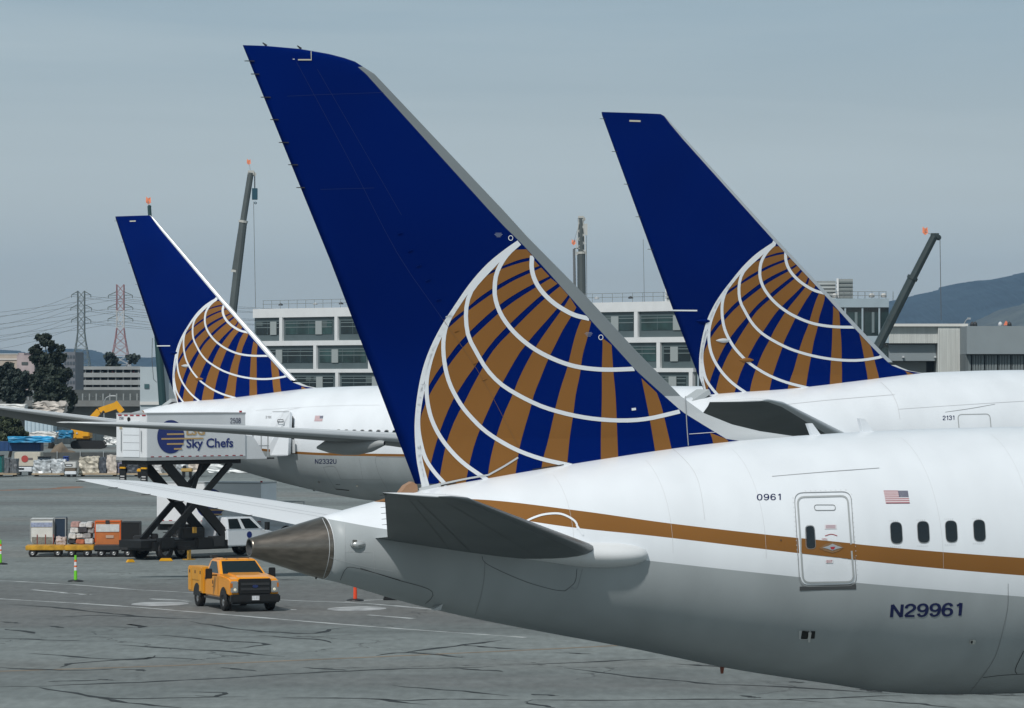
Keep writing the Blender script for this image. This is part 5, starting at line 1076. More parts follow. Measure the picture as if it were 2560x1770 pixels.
# its glazed end block towards the hangars
C_, D_ = P(1745, 900, 432.0), P(2222, 900, 430.5); C_.z = D_.z = 0
T2 = thing('terminal_end_block', 'blue grey glazed end block of the terminal, right of the right tail fin', 'building', C_, math.atan2(D_.y-C_.y, D_.x-C_.x)); L2 = (D_-C_).length
TB2 = mat('facade_blue_grey', (.30, .37, .41), .5, 0, .05, .8)
MB().box(0, L2, .5, 14, 0, 17.3).build('wall_core', TG, T2)
sx = lambda px: L2*(px-1745)/(2222-1745)
for z0_, z1_ in ((16.65, 17.6), (12.85, 13.6), (9.5, 10.1), (5.5, 6.1), (0, 1)): MB().box(-.02, L2+.02, 0, .55, z0_, z1_).build('floor_band', TB2, T2, False, .01)
cols_ = [1745, 1800, 1846, 1892, 1938, 1984, 2030, 2072, 2113, 2156, 2198]
for r, (z0_, z1_) in enumerate(((13.6, 16.65), (10.1, 12.85), (6.1, 9.5))):
    for i, c in enumerate(cols_):
        x0 = sx(c)+.12; x1 = (sx(cols_[i+1]) if i+1 < len(cols_) else L2)-.05; w = bpy.data.objects.new('window', None); COL.objects.link(w); w.parent = T2
        MB().box(x0, x1, .42, .47, z0_+.05, z1_-.03).build('pane', TGL, w); MB().box(x0-.2, x0-.01, .1, .5, z0_, z1_).build('pier', TB2, w)
        if x1-x0 > 1: MB().box(x0+(x1-x0)*.55, x0+(x1-x0)*.72, .33, .415, z0_+.35, z1_-.5).build('blind_panel', mat('inner_column_grey', (.14, .18, .19), .6), w)
MB().box(.1, L2-.1, .6, 13.5, 17.3, 17.5).build('roof', mat('roof_grey', (.3, .3, .3)), T2)
plant_room(T2, sx(2094), sx(2133), 2, 7, 17.5, 19.75, mat('louvre_shaded_side', (.14, .165, .165), .6)); plant_room(T2, sx(1985), sx(2090), 4.5, 9, 17.5, 19.6)  # dark blades paint in the shaded side face of the pale plant room
rl = bpy.data.objects.new('roof_railing', None); COL.objects.link(rl); rl.parent = T2
for z in (17.95, 18.35): MB().beam((sx(2040), 1.0, z), (L2-.3, 1.0, z), .05, .05).build('rail', RAILM, rl)
for k in range(12): MB().beam((sx(2040)+.75*k, 1.0, 17.4), (sx(2040)+.75*k, 1.0, 18.37), .045, .045).build('rail_post', RAILM, rl)
for px in (2088, 2180, 2210): MB().lathe([(0, .45), (.2, .42), (.32, .2), (.3, 0), (0, 0)], (sx(px), 1.6, 17.75), 'z', 12).build('roof_vent', mat('vent_pale', (.5, .5, .48)), T2, True)

# ------------------------------------------------------------------ hangars at the right
HW = mat('hangar_white', (.50, .52, .50), .6, 0, .10, .5, stretch=(6, 1, .3)); HG = mat('hangar_grey', (.215, .25, .265), .6, 0, .05, .4)
def hang(label, px0, px1, ytop, Y, wallm): 
    a, b = P(px0, ytop, Y), P(px1, ytop, Y); return thing('hangar', label, 'hangar', (a.x, Y, 0), 0), b.x-a.x, a.z, (lambda px: (px-px0)*Y/F), (lambda py: H-(py-YH)*Y/F)
T, w, h, X_, Z_ = hang('pale metal clad hangar with a stepped grey doorway', 2218, 2416, 816, 520.0, HW)
MB().box(X_(2218), X_(2345), .6, 25, Z_(858), h-.02).build('upper_wall', HW, T); MB().box(X_(2345), w, 0, 25, 0, h).build('wall', HW, T)
MB().box(X_(2214), w+.2, -.2, 25.5, h, h+.35).build('roof_edge', mat('roof_edge_pale', (.6, .6, .57), .6), T)
MB().box(X_(2218), X_(2343), 1.6, 25, Z_(902), Z_(861)).build('door_header', HG, T); MB().box(X_(2200), X_(2322), 3.2, 20, 0, Z_(903)).build('door_leaf', mat('hangar_door_grey', (.17, .185, .18), .6), T); MB().box(X_(2322), X_(2344), 5, 20, 0, Z_(903)).build('dark_opening', DARK, T)
for k in range(34): x = X_(2222)+(w-X_(2222)-.3)*k/33; MB().box(x, x+.06, (.54 if x < X_(2345)-.1 else -.06), (.6 if x < X_(2345)-.1 else -.002), (Z_(857) if x < X_(2345)-.1 else .1), h-.4).build('cladding_rib', HW, T)
MB().box(X_(2405), X_(2414), -.15, -.06, 0, h).build('downpipe', mat('pipe_pale', (.6, .62, .6)), T)
for px, py in ((2258, 894), (2338, 894)): MB().box(X_(px), X_(px+5), 1.2, 1.6, Z_(py), Z_(py-4)).build('wall_lamp', LGREY, T)
m = MB(); m.path([(X_(2410), .3, h+.3), (X_(2417), .3, h+.9), (X_(2425), .3, h+1.0)], .06); m.box(X_(2419), X_(2427), .1, .5, h+.9, h+1.15); m.build('roof_lamp', GALV, T)
T, w, h, X_, Z_ = hang('long grey hangar at the right edge with ribbed doors', 2417, 2720, 815, 512.0, HG)
MB().box(0, w, 0, 30, Z_(885), h).build('upper_wall', HG, T); MB().box(0, w, 1.2, 30, 0, Z_(885)-.02).build('lower_wall', mat('hangar_door_dark', (.10, .12, .125), .6), T)
for k in range(46): x = .3+w*k/46; MB().box(x, x+(.22 if k % 5 else .5), 1.08, 1.19, .05, Z_(886)-.1).build('door_rib', mat('door_rib_grey', (.15, .175, .18), .6), T)
for px in (2433, 2440, 2503, 2526): MB().lathe([(0, .6), (.25, .4), (.3, 0), (0, 0)], (X_(px), 1, h), 'z', 10).build('roof_vent', DARK if px != 2503 else LGREY, T, True)
a = P(2536, 815, 505); T = thing('marker_flag', 'small orange marker on the grey hangar roof edge', 'flag', (a.x, 513.5, a.z+.2), 0); m = MB(); m.prism([(-.32, 0), (.36, 0), (.08, .5), (-.03, .58)], -.15, .15); m.build('cloth', mat('marker_orange', (.8, .22, .12), .6), T); MB().tube((0, 0, -.4), (0, 0, .2), .03, .03, 6).build('stick', DARK, T)

# ------------------------------------------------------------------ cranes
CRG = mat('crane_dark_green', (.025, .04, .042), .5, 0, .15, .5); CRB = mat('crane_grey', (.075, .09, .09), .5, 0, .15, .4); HOOK = mat('hook_blue', (.01, .06, .09), .5)
def crane(label, tip, joints, foot, Y, r0, r1, material, flag=None, hook=None, cable=None):
    """telescopic boom from foot (on its carrier) to tip; joints split it into sections"""
    f = P(*foot, Y); T = thing('mobile_crane', label, 'crane', (f.x, Y, 0), 0); O = Vector((f.x, Y, 0))
    pts = [P(*foot, Y)]+[P(*j, Y) for j in joints]+[P(*tip, Y)]; n_ = len(pts)-1
    for i in range(n_):
        ra = lp(r0, r1, i/max(1, n_)); MB().tube(pts[i]-O, pts[i+1]-O, ra, ra*.93, 10).build('boom_section', material, T)
        if i: d = (pts[i+1]-pts[i]).normalized(); MB().tube(pts[i]-O-d*.16, pts[i]-O+d*.16, ra*1.22, ra*1.22, 10).build('boom_collar', mat('collar_pale', (.45, .45, .42), .5) if material is CRB else material, T)
    t = pts[-1]-O; hd2 = MB(); k_ = min(1.0, r1/.45); hd2.box(t.x-.45*k_, t.x+.55*k_, -.3*k_, .3*k_, t.z-.3*k_, t.z+.35*k_); hd2.lathe([(0, -.12), (.35*k_, -.12), (.35*k_, .12), (0, .12)], (t.x+.5*k_, 0, t.z-.2*k_), 'y', 12); hd2.build('boom_head', mat('collar_pale', (.45, .45, .42)) if material is CRB else material, T)
    if flag:
        q = P(*flag, Y)-O; MB().tube(t, (q.x, 0, q.z), .035, .03, 5).build('flag_staff', GALV, T); fl = MB(); s = .28
        fl.add([(q.x-s, .0, q.z-.1), (q.x, .05, q.z-.35), (q.x+s, -.05, q.z-.15), (q.x+s*.8, .05, q.z+.45), (q.x, 0, q.z+.3), (q.x-s*.9, .05, q.z+.5)], [(0, 1, 4, 5), (1, 2, 3, 4)]); fl.build('flag', mat('flag_orange', (.8, .24, .12), .6, 0, .3, 3), T)
    if cable: MB().path([Vector((q_.x-O.x, 0, q_.z)) for q_ in [P(*c, Y) for c in cable]], .035, 5).build('hoist_cable', mat('cable_grey', (.10, .11, .115), .6), T)
    if hook: q = P(*hook, Y)-O; hk = MB(); hk.box(q.x-.38, q.x+.38, -.25, .25, q.z-.8, q.z+.8); hk.lathe([(.1, -.1), (.22, 0), (.1, .1)], (q.x+.1, 0, q.z-1.25), 'y', 10); hk.build('hook_block', HOOK, T, False, .12); MB().path([t+Vector((.55, 0, -.2)), Vector((q.x, 0, q.z+.8))], .08, 5).build('hoist_rope', DARK, T)
    b = MB(); b.box(-1.4, 6.5, -1.3, 1.3, .55, 1.3); b.box(-1.8, 2.2, -1.2, 1.2, 1.3, 3.0); b.build('carrier', material, T, False, .1); c = MB(); c.box(2.3, 4.0, -1.25, -.1, 1.3, 3.1); c.build('cab', CRB, T, False, .1)
    for x in (-.8, .6, 3.6, 5.2):
        for y in (-1.1, 1.1): wheel(T, x, y, .6, .4, .5, 14)
    if f.z > 1.5: MB().tube((0, 0, 2.8), (0, 0, f.z), r0, r0, 10).build('boom_section', material, T)
    return T
crane('tall grey telescopic crane leaning left of the front tail fin, blue hook block', (627, 432), [(608, 554), (588, 678)], (556, 1000), 560.0, .62, .40, CRB, (622, 406), (637, 485), [(634, 504), (639, 770)])
crane('pale lattice topped crane standing upright behind the front tail fin', (1452, 545), [(1453, 632), (1455, 740)], (1457, 1010), 560.0, .62, .36, CRB, (1434, 607), None, [(1466, 590), (1467, 745)])
crane('dark green crane boom leaning right in front of the wooded hill', (2336, 590), [(2281, 695), (2228, 800)], (2135, 985), 400.0, .50, .36, CRG, (2313, 579), None, [(2350, 600), (2353, 800)])
crane('dark teal crane boom mostly hidden behind the left tail fin, flag on top', (373, 515), [(385, 700), (398, 860)], (408, 1030), 430.0, .42, .12, mat('crane_teal', (.015, .05, .055), .5), (371, 503), None, [(381, 845), (380, 900), (384, 948), (392, 956)])
# lattice head of the middle crane
mc = [o for o in bpy.data.objects if o.get('label', '').startswith('pale lattice')][0]; O = mc.location
PALE = mat('lattice_pale', (.48, .49, .47), .5)
for i in range(9):
    y0, y1 = 548+10*i, 558+10*i; l_ = .28+.05*i
    a, b = P(1452, y0, 560)-O, P(1452, y1, 560)-O; s = 1 if i % 2 else -1
    MB().beam((a.x-s*l_, -.3, a.z), (a.x+s*(l_+.05), -.3, b.z), .10, .10).build('lattice_brace', PALE, mc); MB().beam((a.x-l_, -.3, a.z), (a.x-l_-.05, -.3, b.z), .11, .11).build('lattice_chord', PALE, mc); MB().beam((a.x+l_, -.3, a.z), (a.x+l_+.05, -.3, b.z), .11, .11).build('lattice_chord', PALE, mc)
a = P(1464, 572, 560)-O; MB().box(a.x-.25, a.x+.25, -.3, .3, a.z-.9, a.z+.7).build('sheave_block', PALE, mc)
a, b = P(1435, 622, 560)-O, P(1449, 620, 560)-O; MB().beam(a, b, .14, .14).build('side_arm', DARK, mc); b = P(1437, 740, 560)-O; MB().tube(a, (b.x, 0, b.z), .18, .2, 6).build('side_mast', mat('mast_grey', (.14, .15, .155), .6), mc)
a = P(1611, 598, 560); b = P(1614, 760, 560); T = thing('hanging_cable', 'thin crane cable left of the right tail fin', 'cable', (a.x, 560, 17), 0); MB().path([(0, 0, b.z-17), (a.x-b.x, 0, a.z-17)], .03, 5).build('wire', mat('cable_grey', (.1, .11, .115)), T)

# ------------------------------------------------------------------ pylons and power lines
def pylon(label, cx, ytop, ybase, Y, bands, arms, wt, wb):
    s = Y/F; a = P(cx, ybase, Y); T = thing('transmission_tower', label, 'pylon', (a.x, Y, 0), 0, 'lattice pylons on the skyline'); zt = H-(ytop-YH)*s; lev = 13
    wid = lambda z: lp(wb, wt, min(1, (z/zt)/.62))*s/2 if z < .62*zt else wt*s/2
    zs = [zt*(i/lev)**.9 for i in range(lev+1)]
    for i in range(lev):
        z0, z1_ = zs[i], zs[i+1]; w0, w1 = wid(z0), wid(z1_); py = YH-(((z0+z1_)/2)-H)/s; mm = next(m_ for y_, m_ in bands if py < y_); b = MB()
        for sx_, sy in ((-1, -1), (1, -1), (-1, 1), (1, 1)): b.beam((sx_*w0, sy*w0, z0), (sx_*w1, sy*w1, z1_), .2, .2)
        for sy in (-1, 1): b.beam((-w0, sy*w0, z0), (w1, sy*w1, z1_), .11, .11); b.beam((w0, sy*w0, z0), (-w1, sy*w1, z1_), .11, .11); b.beam((-w0, sy*w0, z0), (w0, sy*w0, z0), .10, .10)
        for sx_ in (-1, 1): b.beam((sx_*w0, -w0, z0), (sx_*w1, w1, z1_), .11, .11)
        b.build('lattice_section', mm, T)
    ends = []
    for py, hw, mm in arms:
        z = H-(py-YH)*s; w = wid(z); b = MB()
        for sx_ in (-1, 1):
            e = (sx_*hw*s, 0, z); ends.append(Vector((a.x+e[0], Y, z-.5)))
            for dz_ in (0, 1.1):
                for sy in (-1, 1): b.beam((sx_*w, sy*w, z+dz_), e, .16, .16)
            b.tube((e[0], 0, z-.9), (e[0], 0, z), .12, .12, 6)
        b.build('cross_arm', mm, T)
    return T, ends
PG = mat('pylon_hazed_grey', (.12, .145, .145), .6); PR = mat('pylon_hazed_red', (.28, .15, .155), .6); PW = mat('pylon_white', (.5, .5, .5), .6)  # grey and red carry a haze tint mixed into the paint
T, e1 = pylon('grey lattice transmission tower, left one of the pair', 203, 727, 905, 1300.0, [(9999, PG)], [(737, 24, PG), (770, 26, PG), (800, 24, PG)], 17, 78)
T, e2 = pylon('red and white lattice transmission tower, right one of the pair', 301, 711, 925, 1250.0, [(772, PR), (825, PW), (877, PR), (9999, PW)], [(738, 30, PG), (768, 31, PG), (797, 31, PG)], 18, 84)
WIRE = mat('power_wire', (.12, .13, .14), .6); k = 0
def wire(p, q, sag, label):
    T = thing('power_line', label, 'power line', ((p+q)/2).to_tuple(), 0, 'power lines between the pylons'); c = (p+q)/2
    MB().path([p.lerp(q, t)-c-Vector((0, 0, sag*4*t*(1-t))) for t in np.linspace(0, 1, 10)], .045, 4).build('wire', WIRE, T)
WL = ['lower', 'middle', 'upper']
for i in range(3):
    for s_ in (0, 1):
        p = e1[2*i+s_]; sd = ['left', 'right'][s_]
        wire(p, p+Vector((-70, 120, -6.0-3*s_)), 3.5, f'{WL[2-i]} {sd} wire running off to the left from the grey pylon'); wire(p, p+Vector((140, 260, 0)), 4.0, f'{WL[2-i]} {sd} wire running off behind the left tail from the grey pylon')
        p = e2[2*i+s_]; wire(p, p+Vector((-150, 60, -4-2*s_)), 5, f'{WL[2-i]} {sd} wire crossing left from the red and white pylon'); wire(p, p+Vector((120, 90, 0)), 3.5, f'{WL[2-i]} {sd} wire running right from the red and white pylon')

# ------------------------------------------------------------------ trees
LEAF = [mat('leaf_dark_green', (.026, .038, .026), .7, 0, .4, .8), mat('leaf_olive', (.045, .06, .028), .7, 0, .4, .8), mat('leaf_blue_green', (.028, .042, .034), .7, 0, .4, .8)]; BARK = mat('bark_grey', (.09, .075, .06), .9, 0, .3, 3)
def tree(name, label, blobs, base, Y, lm, trunk=.3, n=900, leaf=.35, seed=1, group=None, cat='tree'):
    """blobs: (px, py, rx, ry) crown lobes in photograph pixels at distance Y; base: px of the trunk foot"""
    rnd = random.Random(seed); f = P(base, 900, Y); T = thing(name, label, cat, (f.x, Y, 0), 0, group); O = Vector((f.x, Y, 0)); s = Y/F; tot = sum(b[2]*b[3] for b in blobs); V = []; Fc = []; br = MB()
    lo = max(blobs, key=lambda b: b[1]); tz = (P(lo[0], lo[1], Y)-O); br.tube((0, 0, 0), (tz.x*.5, 0, max(1.0, tz.z)), trunk, trunk*.6, 8); st = Vector((tz.x*.5, 0, max(1.0, tz.z)))
    for px, py, rx, ry in blobs:
        c = P(px, py, Y)-O; rxm, rym = rx*s, ry*s; d = min(rxm, rym)*1.15; br.tube(st*.6, c, trunk*.42, trunk*.12, 6)
        nclump = max(4, int(22*rx*ry/tot*len(blobs)))
        for _ in range(nclump):
            t = rnd.uniform(0, 2*math.pi); p = math.acos(rnd.uniform(-1, 1)); q = rnd.random()**.45; cc = c+Vector((rxm*q*math.sin(p)*math.cos(t), d*q*math.sin(p)*math.sin(t), rym*q*math.cos(p)))
            cr_ = min(rxm, rym)*rnd.uniform(.22, .5)
            for _ in range(max(6, int(n*rx*ry/tot/nclump))):
                v = Vector((rnd.gauss(0, 1), rnd.gauss(0, 1), rnd.gauss(0, .8))); v = v.normalized()*cr_*rnd.random()**.4; w = cc+v; u = Vector((rnd.gauss(0, 1), rnd.gauss(0, 1), rnd.gauss(0, 1))).normalized(); x = u.orthogonal().normalized(); L_ = leaf*rnd.uniform(.6, 1.3); b = len(V); y = u.cross(x)
                V += [w-x*L_*.5, w+y*L_*.32, w+x*L_*.5, w-y*L_*.32]; Fc.append((b, b+1, b+2, b+3))
    br.build('trunk', BARK, T, True); c_ = obj('crown', V, Fc, lm, T); return T
tree('eucalyptus_tree', 'tall dark tree left of the grey pylon with an open ragged top', [(112, 850, 24, 20), (135, 874, 20, 24), (94, 886, 22, 22), (144, 900, 20, 22), (118, 908, 32, 24), (138, 945, 34, 40), (118, 960, 36, 40), (130, 990, 48, 44), (150, 1005, 34, 36), (105, 935, 26, 34)], 128, 520.0, LEAF[0], .45, 26000, .55, 2)
tree('broadleaf_tree', 'dark broad tree at the left edge behind the perimeter road', [(15, 940, 28, 28), (45, 950, 28, 26), (10, 975, 30, 34), (62, 965, 20, 24), (40, 985, 34, 26)], 30, 535.0, LEAF[2], .4, 15000, .55, 4)
tree('shrub', 'olive green bush at the left edge above the cargo pallets', [(15, 1055, 26, 24), (38, 1062, 22, 22), (20, 1085, 34, 26), (48, 1090, 20, 18)], 22, 440.0, LEAF[1], .2, 12000, .35, 6, None, 'shrub')
tree('broadleaf_tree', 'small dark tree standing below the red and white pylon', [(277, 893, 16, 14), (285, 912, 18, 16), (330, 895, 18, 14)], 280, 900.0, LEAF[2], .4, 1500, .8, 8)
# ------------------------------------------------------------------ buildings and yard beyond the apron, at the left
CONC = mat('concrete_grey', (.17, .175, .17), .8, 0, .15, .4); CONCD = mat('concrete_dark', (.075, .085, .085), .8, 0, .2, .4); BEI = mat('beige_wall', (.42, .36, .30), .8, 0, .08, .5); GARW = mat('garage_white', (.30, .315, .315), .7, 0, .12, .4)
def blk(par, name, x0, x1, y0, y1, Y, d, material, dy=0.0, bevel=0.0):
    a, b = P(x0, y1, Y), P(x1, y0, Y); o = Vector(par.location); m = MB(); m.box(a.x-o.x, b.x-o.x, dy, dy+d, a.z-o.z, b.z-o.z); return m.build(name, material, par, False, bevel)
def site(name, label, cat, px, Y, group=None): a = P(px, 945, Y); return thing(name, label, cat, (a.x, Y, 0), 0, group)
gy = lambda Y: YH+H*F/Y
# elevated road on columns
Y = 600.0; T = site('viaduct', 'low grey concrete viaduct behind the trees at left', 'viaduct', 270, Y)
blk(T, 'deck', -60, 360, 1001, 1016, Y, 9, CONC); blk(T, 'parapet', -60, 360, 992, 1001, Y, .3, CONCD); blk(T, 'retaining_wall', -60, 360, 1016, gy(Y), Y, .4, CONC, 3.0)
for k in range(24): blk(T, 'parapet_post', -50+17*k, -47+17*k, 984, 1001, Y, .3, mat('post_grey', (.26, .28, .28), .7), -.05)
blk(T, 'hedge_band', -60, 360, 975, 992, Y, 2, CONCD, 6.0)
# parking garage and neighbours
Y = 800.0; T = site('parking_garage', 'pale open deck parking garage under the pylons', 'building', 270, Y)
blk(T, 'back_wall', 190, 352, 918, gy(Y), Y, 20, CONCD, 6)
for k, (a, b) in enumerate(((916, 924), (932, 943), (950, 962), (968, 982))): blk(T, 'deck_edge', 188, 354, a, b, Y, 8, GARW)
for k in range(9): blk(T, 'column', 192+19*k, 195+19*k, 918, gy(Y), Y, .6, GARW, .4)
for k in range(12):
    x = 198+13*k; c_ = mat('parked_'+str(k % 4), ((.4, .4, .42), (.05, .05, .06), (.3, .05, .05), (.15, .18, .25))[k % 4], .4); blk(T, 'parked_vehicle', x, x+8, 928+18*(k % 2), 932+18*(k % 2), Y, 1.5, c_, 1.0, .2)
Y = 760.0; T = site('apartment_block', 'hazy purple grey block behind the tall tree', 'building', 175, Y); blk(T, 'wall', 158, 188, 880, gy(Y), Y, 15, mat('block_grey', (.15, .16, .18), .8, 0, .1, .4))
for r in range(5):
    for c in range(4): blk(T, 'window', 161+7*c, 165+7*c, 888+16*r, 895+16*r, Y, .1, mat('window_dim', (.07, .09, .11), .4), -.12)
Y = 800.0; T = site('warehouse', 'long beige warehouse with pale band at the far left', 'building', 20, Y); blk(T, 'wall', -80, 44, 886, gy(Y), Y, 30, BEI); blk(T, 'pale_band', -80, 44, 896, 900, Y, .1, mat('band_pale', (.55, .52, .48)), -.15); blk(T, 'roof_edge', -80, 45, 884, 886, Y, 30, mat('roof_edge_pale', (.6, .6, .57)), -.1)
T = site('warehouse', 'smaller pinkish building between the beige warehouse and the tall tree', 'building', 60, 780.0); blk(T, 'wall', 42, 86, 888, gy(780), 780, 20, mat('pink_wall', (.40, .33, .33), .8, 0, .25, .3)); blk(T, 'gable', 46, 60, 882, 888, 780, 20, mat('pink_wall', (.4, .33, .33))); blk(T, 'window', 54, 70, 905, 912, 780, .1, CONCD, -.12)
Y = 505.0; T = site('white_building', 'plain pale blue grey block left of the left airliner tail', 'building', 372, Y); blk(T, 'wall', 350, 402, 917, gy(Y), Y, 12, mat('pale_blue_wall', (.40, .46, .49), .6, 0, .06, .4)); blk(T, 'window', 361, 373, 960, 971, Y, .1, mat('teal_glass', (.05, .11, .12), .3), -.12); blk(T, 'lower_band', 350, 402, 1004, 1012, Y, .2, mat('band_white', (.6, .6, .58)), -.22)
# street lamps
for k, (px, yt, yb, Y, lab) in enumerate(((260, 993, 1030, 520, 'street lamp with curved arm in front of the viaduct'), (83, 935, 1000, 560, 'thin pale street lamp between the dark trees'))):
    T = site('street_lamp', lab, 'lamp', px, Y); O = Vector(T.location); t = P(px, yt, Y)-O; m = MB(); m.tube((0, 0, 0), (0, 0, t.z-.6), .12, .08, 8); m.path([(0, 0, t.z-.6), (.25, 0, t.z-.1), (.7, 0, t.z+.15), (1.2, 0, t.z+.2)], .07, 6); m.build('pole', GALV, T); MB().box(.9, 1.5, -.12, .12, t.z+.12, t.z+.26).build('lamp_head', LGREY, T)
# construction yard: containers, tents, mound, excavator
def crate(name, label, cat, x0, x1, y0, y1, Y, d, material, ribs=0, rm=None, lid=None):
    T = site(name, label, cat, (x0+x1)/2, Y); blk(T, 'shell', x0, x1, y0, y1, Y, d, material, 0, .03)
    for k in range(ribs): x = x0+(x1-x0)*(k+.3)/ribs; blk(T, 'rib', x, x+(x1-x0)*.3/ribs, y0+1, y1-1, Y, .05, rm or material, -.06)
    if lid: blk(T, 'lid', x0-.5, x1+.5, y0-2, y0, Y, d+.2, lid, -.1, .02)
    return T
crate('storage_tank', 'big pale blue tank behind the left airliner tail plane', 'tank', 62, 133, 1030, 1086, 455.0, 4, mat('tank_pale_blue', (.46, .56, .62), .5, 0, .1, .5), 7, mat('tank_rib', (.38, .48, .55)))
crate('site_shed', 'dark slate shed behind the excavator', 'shed', 134, 292, 1046, 1110, 462.0, 5, mat('shed_slate', (.045, .065, .075), .7, 0, .2, .5), 10, mat('shed_rib', (.055, .075, .085)))
crate('skip_container', 'deep blue skip container with bright blue tarpaulin', 'container', -30, 102, 1104, 1128, 425.0, 2.6, mat('skip_blue', (.012, .055, .16), .5, 0, .12, .6), 12, mat('skip_rib', (.016, .06, .18)))
load('tarpaulin', 'bright blue tarpaulin heaped over the deep blue skip', 'tarpaulin', 20, 128, 1093, 1106, 424.0, 2.8, mat('tarp_blue', (.03, .30, .55), .5, 0, .5, .8), 2, .16, None, 7)
load('tarpaulin', 'white plastic sheeting above the blue tarpaulin', 'tarpaulin', 74, 140, 1081, 1095, 432.0, 2.2, mat('sheet_white', (.66, .66, .64), .5, 0, .1, 1), 9, .14, None, 6)
load('tarpaulin', 'white sheeting heap in front of the pale blue tank and the viaduct', 'tarpaulin', 84, 160, 1008, 1032, 480.0, 3, mat('sheet_beige', (.48, .44, .40), .6, 0, .35, .5), 12, .2, None, 6)
load('tarpaulin', 'white awning at the left edge above the tail plane', 'tarpaulin', -20, 62, 1012, 1026, 470.0, 3, mat('sheet_white', (.66, .66, .64)), 13, .12, None, 6)
load('tarpaulin', 'bright white cover right of the excavator beside the raised catering box', 'tarpaulin', 262, 300, 1078, 1112, 440.0, 2.5, mat('sheet_bright', (.78, .8, .8), .4, 0, .06, 1), 14, .14, None, 6)
load('tarpaulin', 'low white tarpaulin covered heap seen between the scissor legs and the belly', 'tarpaulin', 520, 620, 1156, 1182, 385.0, 4, mat('sheet_bright', (.78, .8, .8)), 15, .16, None, 6)
load('tarpaulin', 'blue tarpaulin scrap behind the excavator cab', 'tarpaulin', 140, 180, 1078, 1096, 436.0, 1.5, mat('tarp_blue2', (.02, .17, .32), .5, 0, .4, 1), 17, .14, None, 5)
rnd = random.Random(5); n = 26; vs = []; fs = []
for i in range(n+1):
    for j in range(9):
        px = 90+(320-90)*i/n; hx_ = max(0, 1-abs(px-143)/52)*40+11+4*math.sin(px*.11); z = hx_*.043*(1-abs(j-4)/4.2)*(1+rnd.uniform(-.1, .1))
        a = P(px, 945, 428.0); vs.append((a.x+rnd.uniform(-.15, .15), 426+j*1.4, z))
for i in range(n):
    for j in range(8): k = i*9+j; fs.append((k, k+1, k+10, k+9))
o = obj('soil_mound', vs, fs, mat('soil_brown', (.16, .125, .09), .95, 0, .3, .8), None, True); tag(o, 'brown soil mound in front of the excavator', 'soil mound')
Y = 438.0; T = site('excavator', 'yellow tracked excavator on the soil mound with its boom raised', 'excavator', 200, Y); O = Vector(T.location); EY = mat('excavator_yellow', (.75, .36, .01), .45, 0, .1, 1)
for dy in (0.0, 2.0):
    a, b = P(176, 1122, Y)-O, P(262, 1102, Y)-O; n = 18; pr = []
    for i in range(n+1): t = math.pi/2+math.pi*i/n; pr.append((a.x+.45+.45*math.cos(t), (a.z+b.z)/2+.45*math.sin(t)))
    for i in range(n+1): t = -math.pi/2+math.pi*i/n; pr.append((b.x-.45+.45*math.cos(t), (a.z+b.z)/2+.45*math.sin(t)))
    m = MB(); m.prism(pr, dy, dy+.7); m.build('track', BLACK, T)
blk(T, 'turntable', 190, 225, 1096, 1104, Y, 1.6, DARK, .5); blk(T, 'body', 177, 225, 1070, 1098, Y, 2.6, EY, .1, .12); blk(T, 'engine_cover', 177, 203, 1066, 1071, Y, 2.4, EY, .2, .06); blk(T, 'cab', 206, 224, 1060, 1092, Y, 1.2, EY, -.3, .08); blk(T, 'cab_window', 209, 222, 1063, 1078, Y, .05, GLASS, -.36); blk(T, 'emblem_disc', 190, 194, 1081, 1085, Y, .05, LGREY, .03)
m = MB(); pts = [P(222, 1075, Y)-O, P(229, 1046, Y)-O, P(246, 1028, Y)-O, P(288, 1014, Y)-O]
for a, b in zip(pts[:-1], pts[1:]): m.beam(a+Vector((0, 1.2, 0)), b+Vector((0, 1.2, 0)), .55, .75)
m.build('boom', EY, T); m = MB(); m.beam(P(284, 1006, Y)-O+Vector((0, 1.2, 0)), P(303, 1030, Y)-O+Vector((0, 1.2, 0)), .5, .62); m.build('stick', EY, T); MB().tube(P(232, 1058, Y)-O+Vector((0, .8, 0)), P(258, 1028, Y)-O+Vector((0, .8, 0)), .12, .12, 8).build('ram', DARK, T)
a = P(300, 1034, Y)-O; m = MB(); m.prism([(a.x-.5, a.z), (a.x+.9, a.z-.1), (a.x+.8, a.z-1.0), (a.x, a.z-1.2)], .7, 1.8); m.build('bucket', DARK, T)
# perimeter barrier
Y = 402.0; T = site('perimeter_fence', 'low dark mesh fence behind the cargo pallets', 'fence', 200, Y)
blk(T, 'mesh_panel', 98, 620, 1131, 1150, Y, .05, mat('mesh_dark', (.075, .08, .078), .8, 0, .2, 1)); blk(T, 'base_wall', 98, 620, 1150, gy(Y), Y, .3, CONC, -.1)
for k in range(10): blk(T, 'fence_post', 142+58*k, 144+58*k, 1128, gy(Y), Y, .08, GALV, -.12)
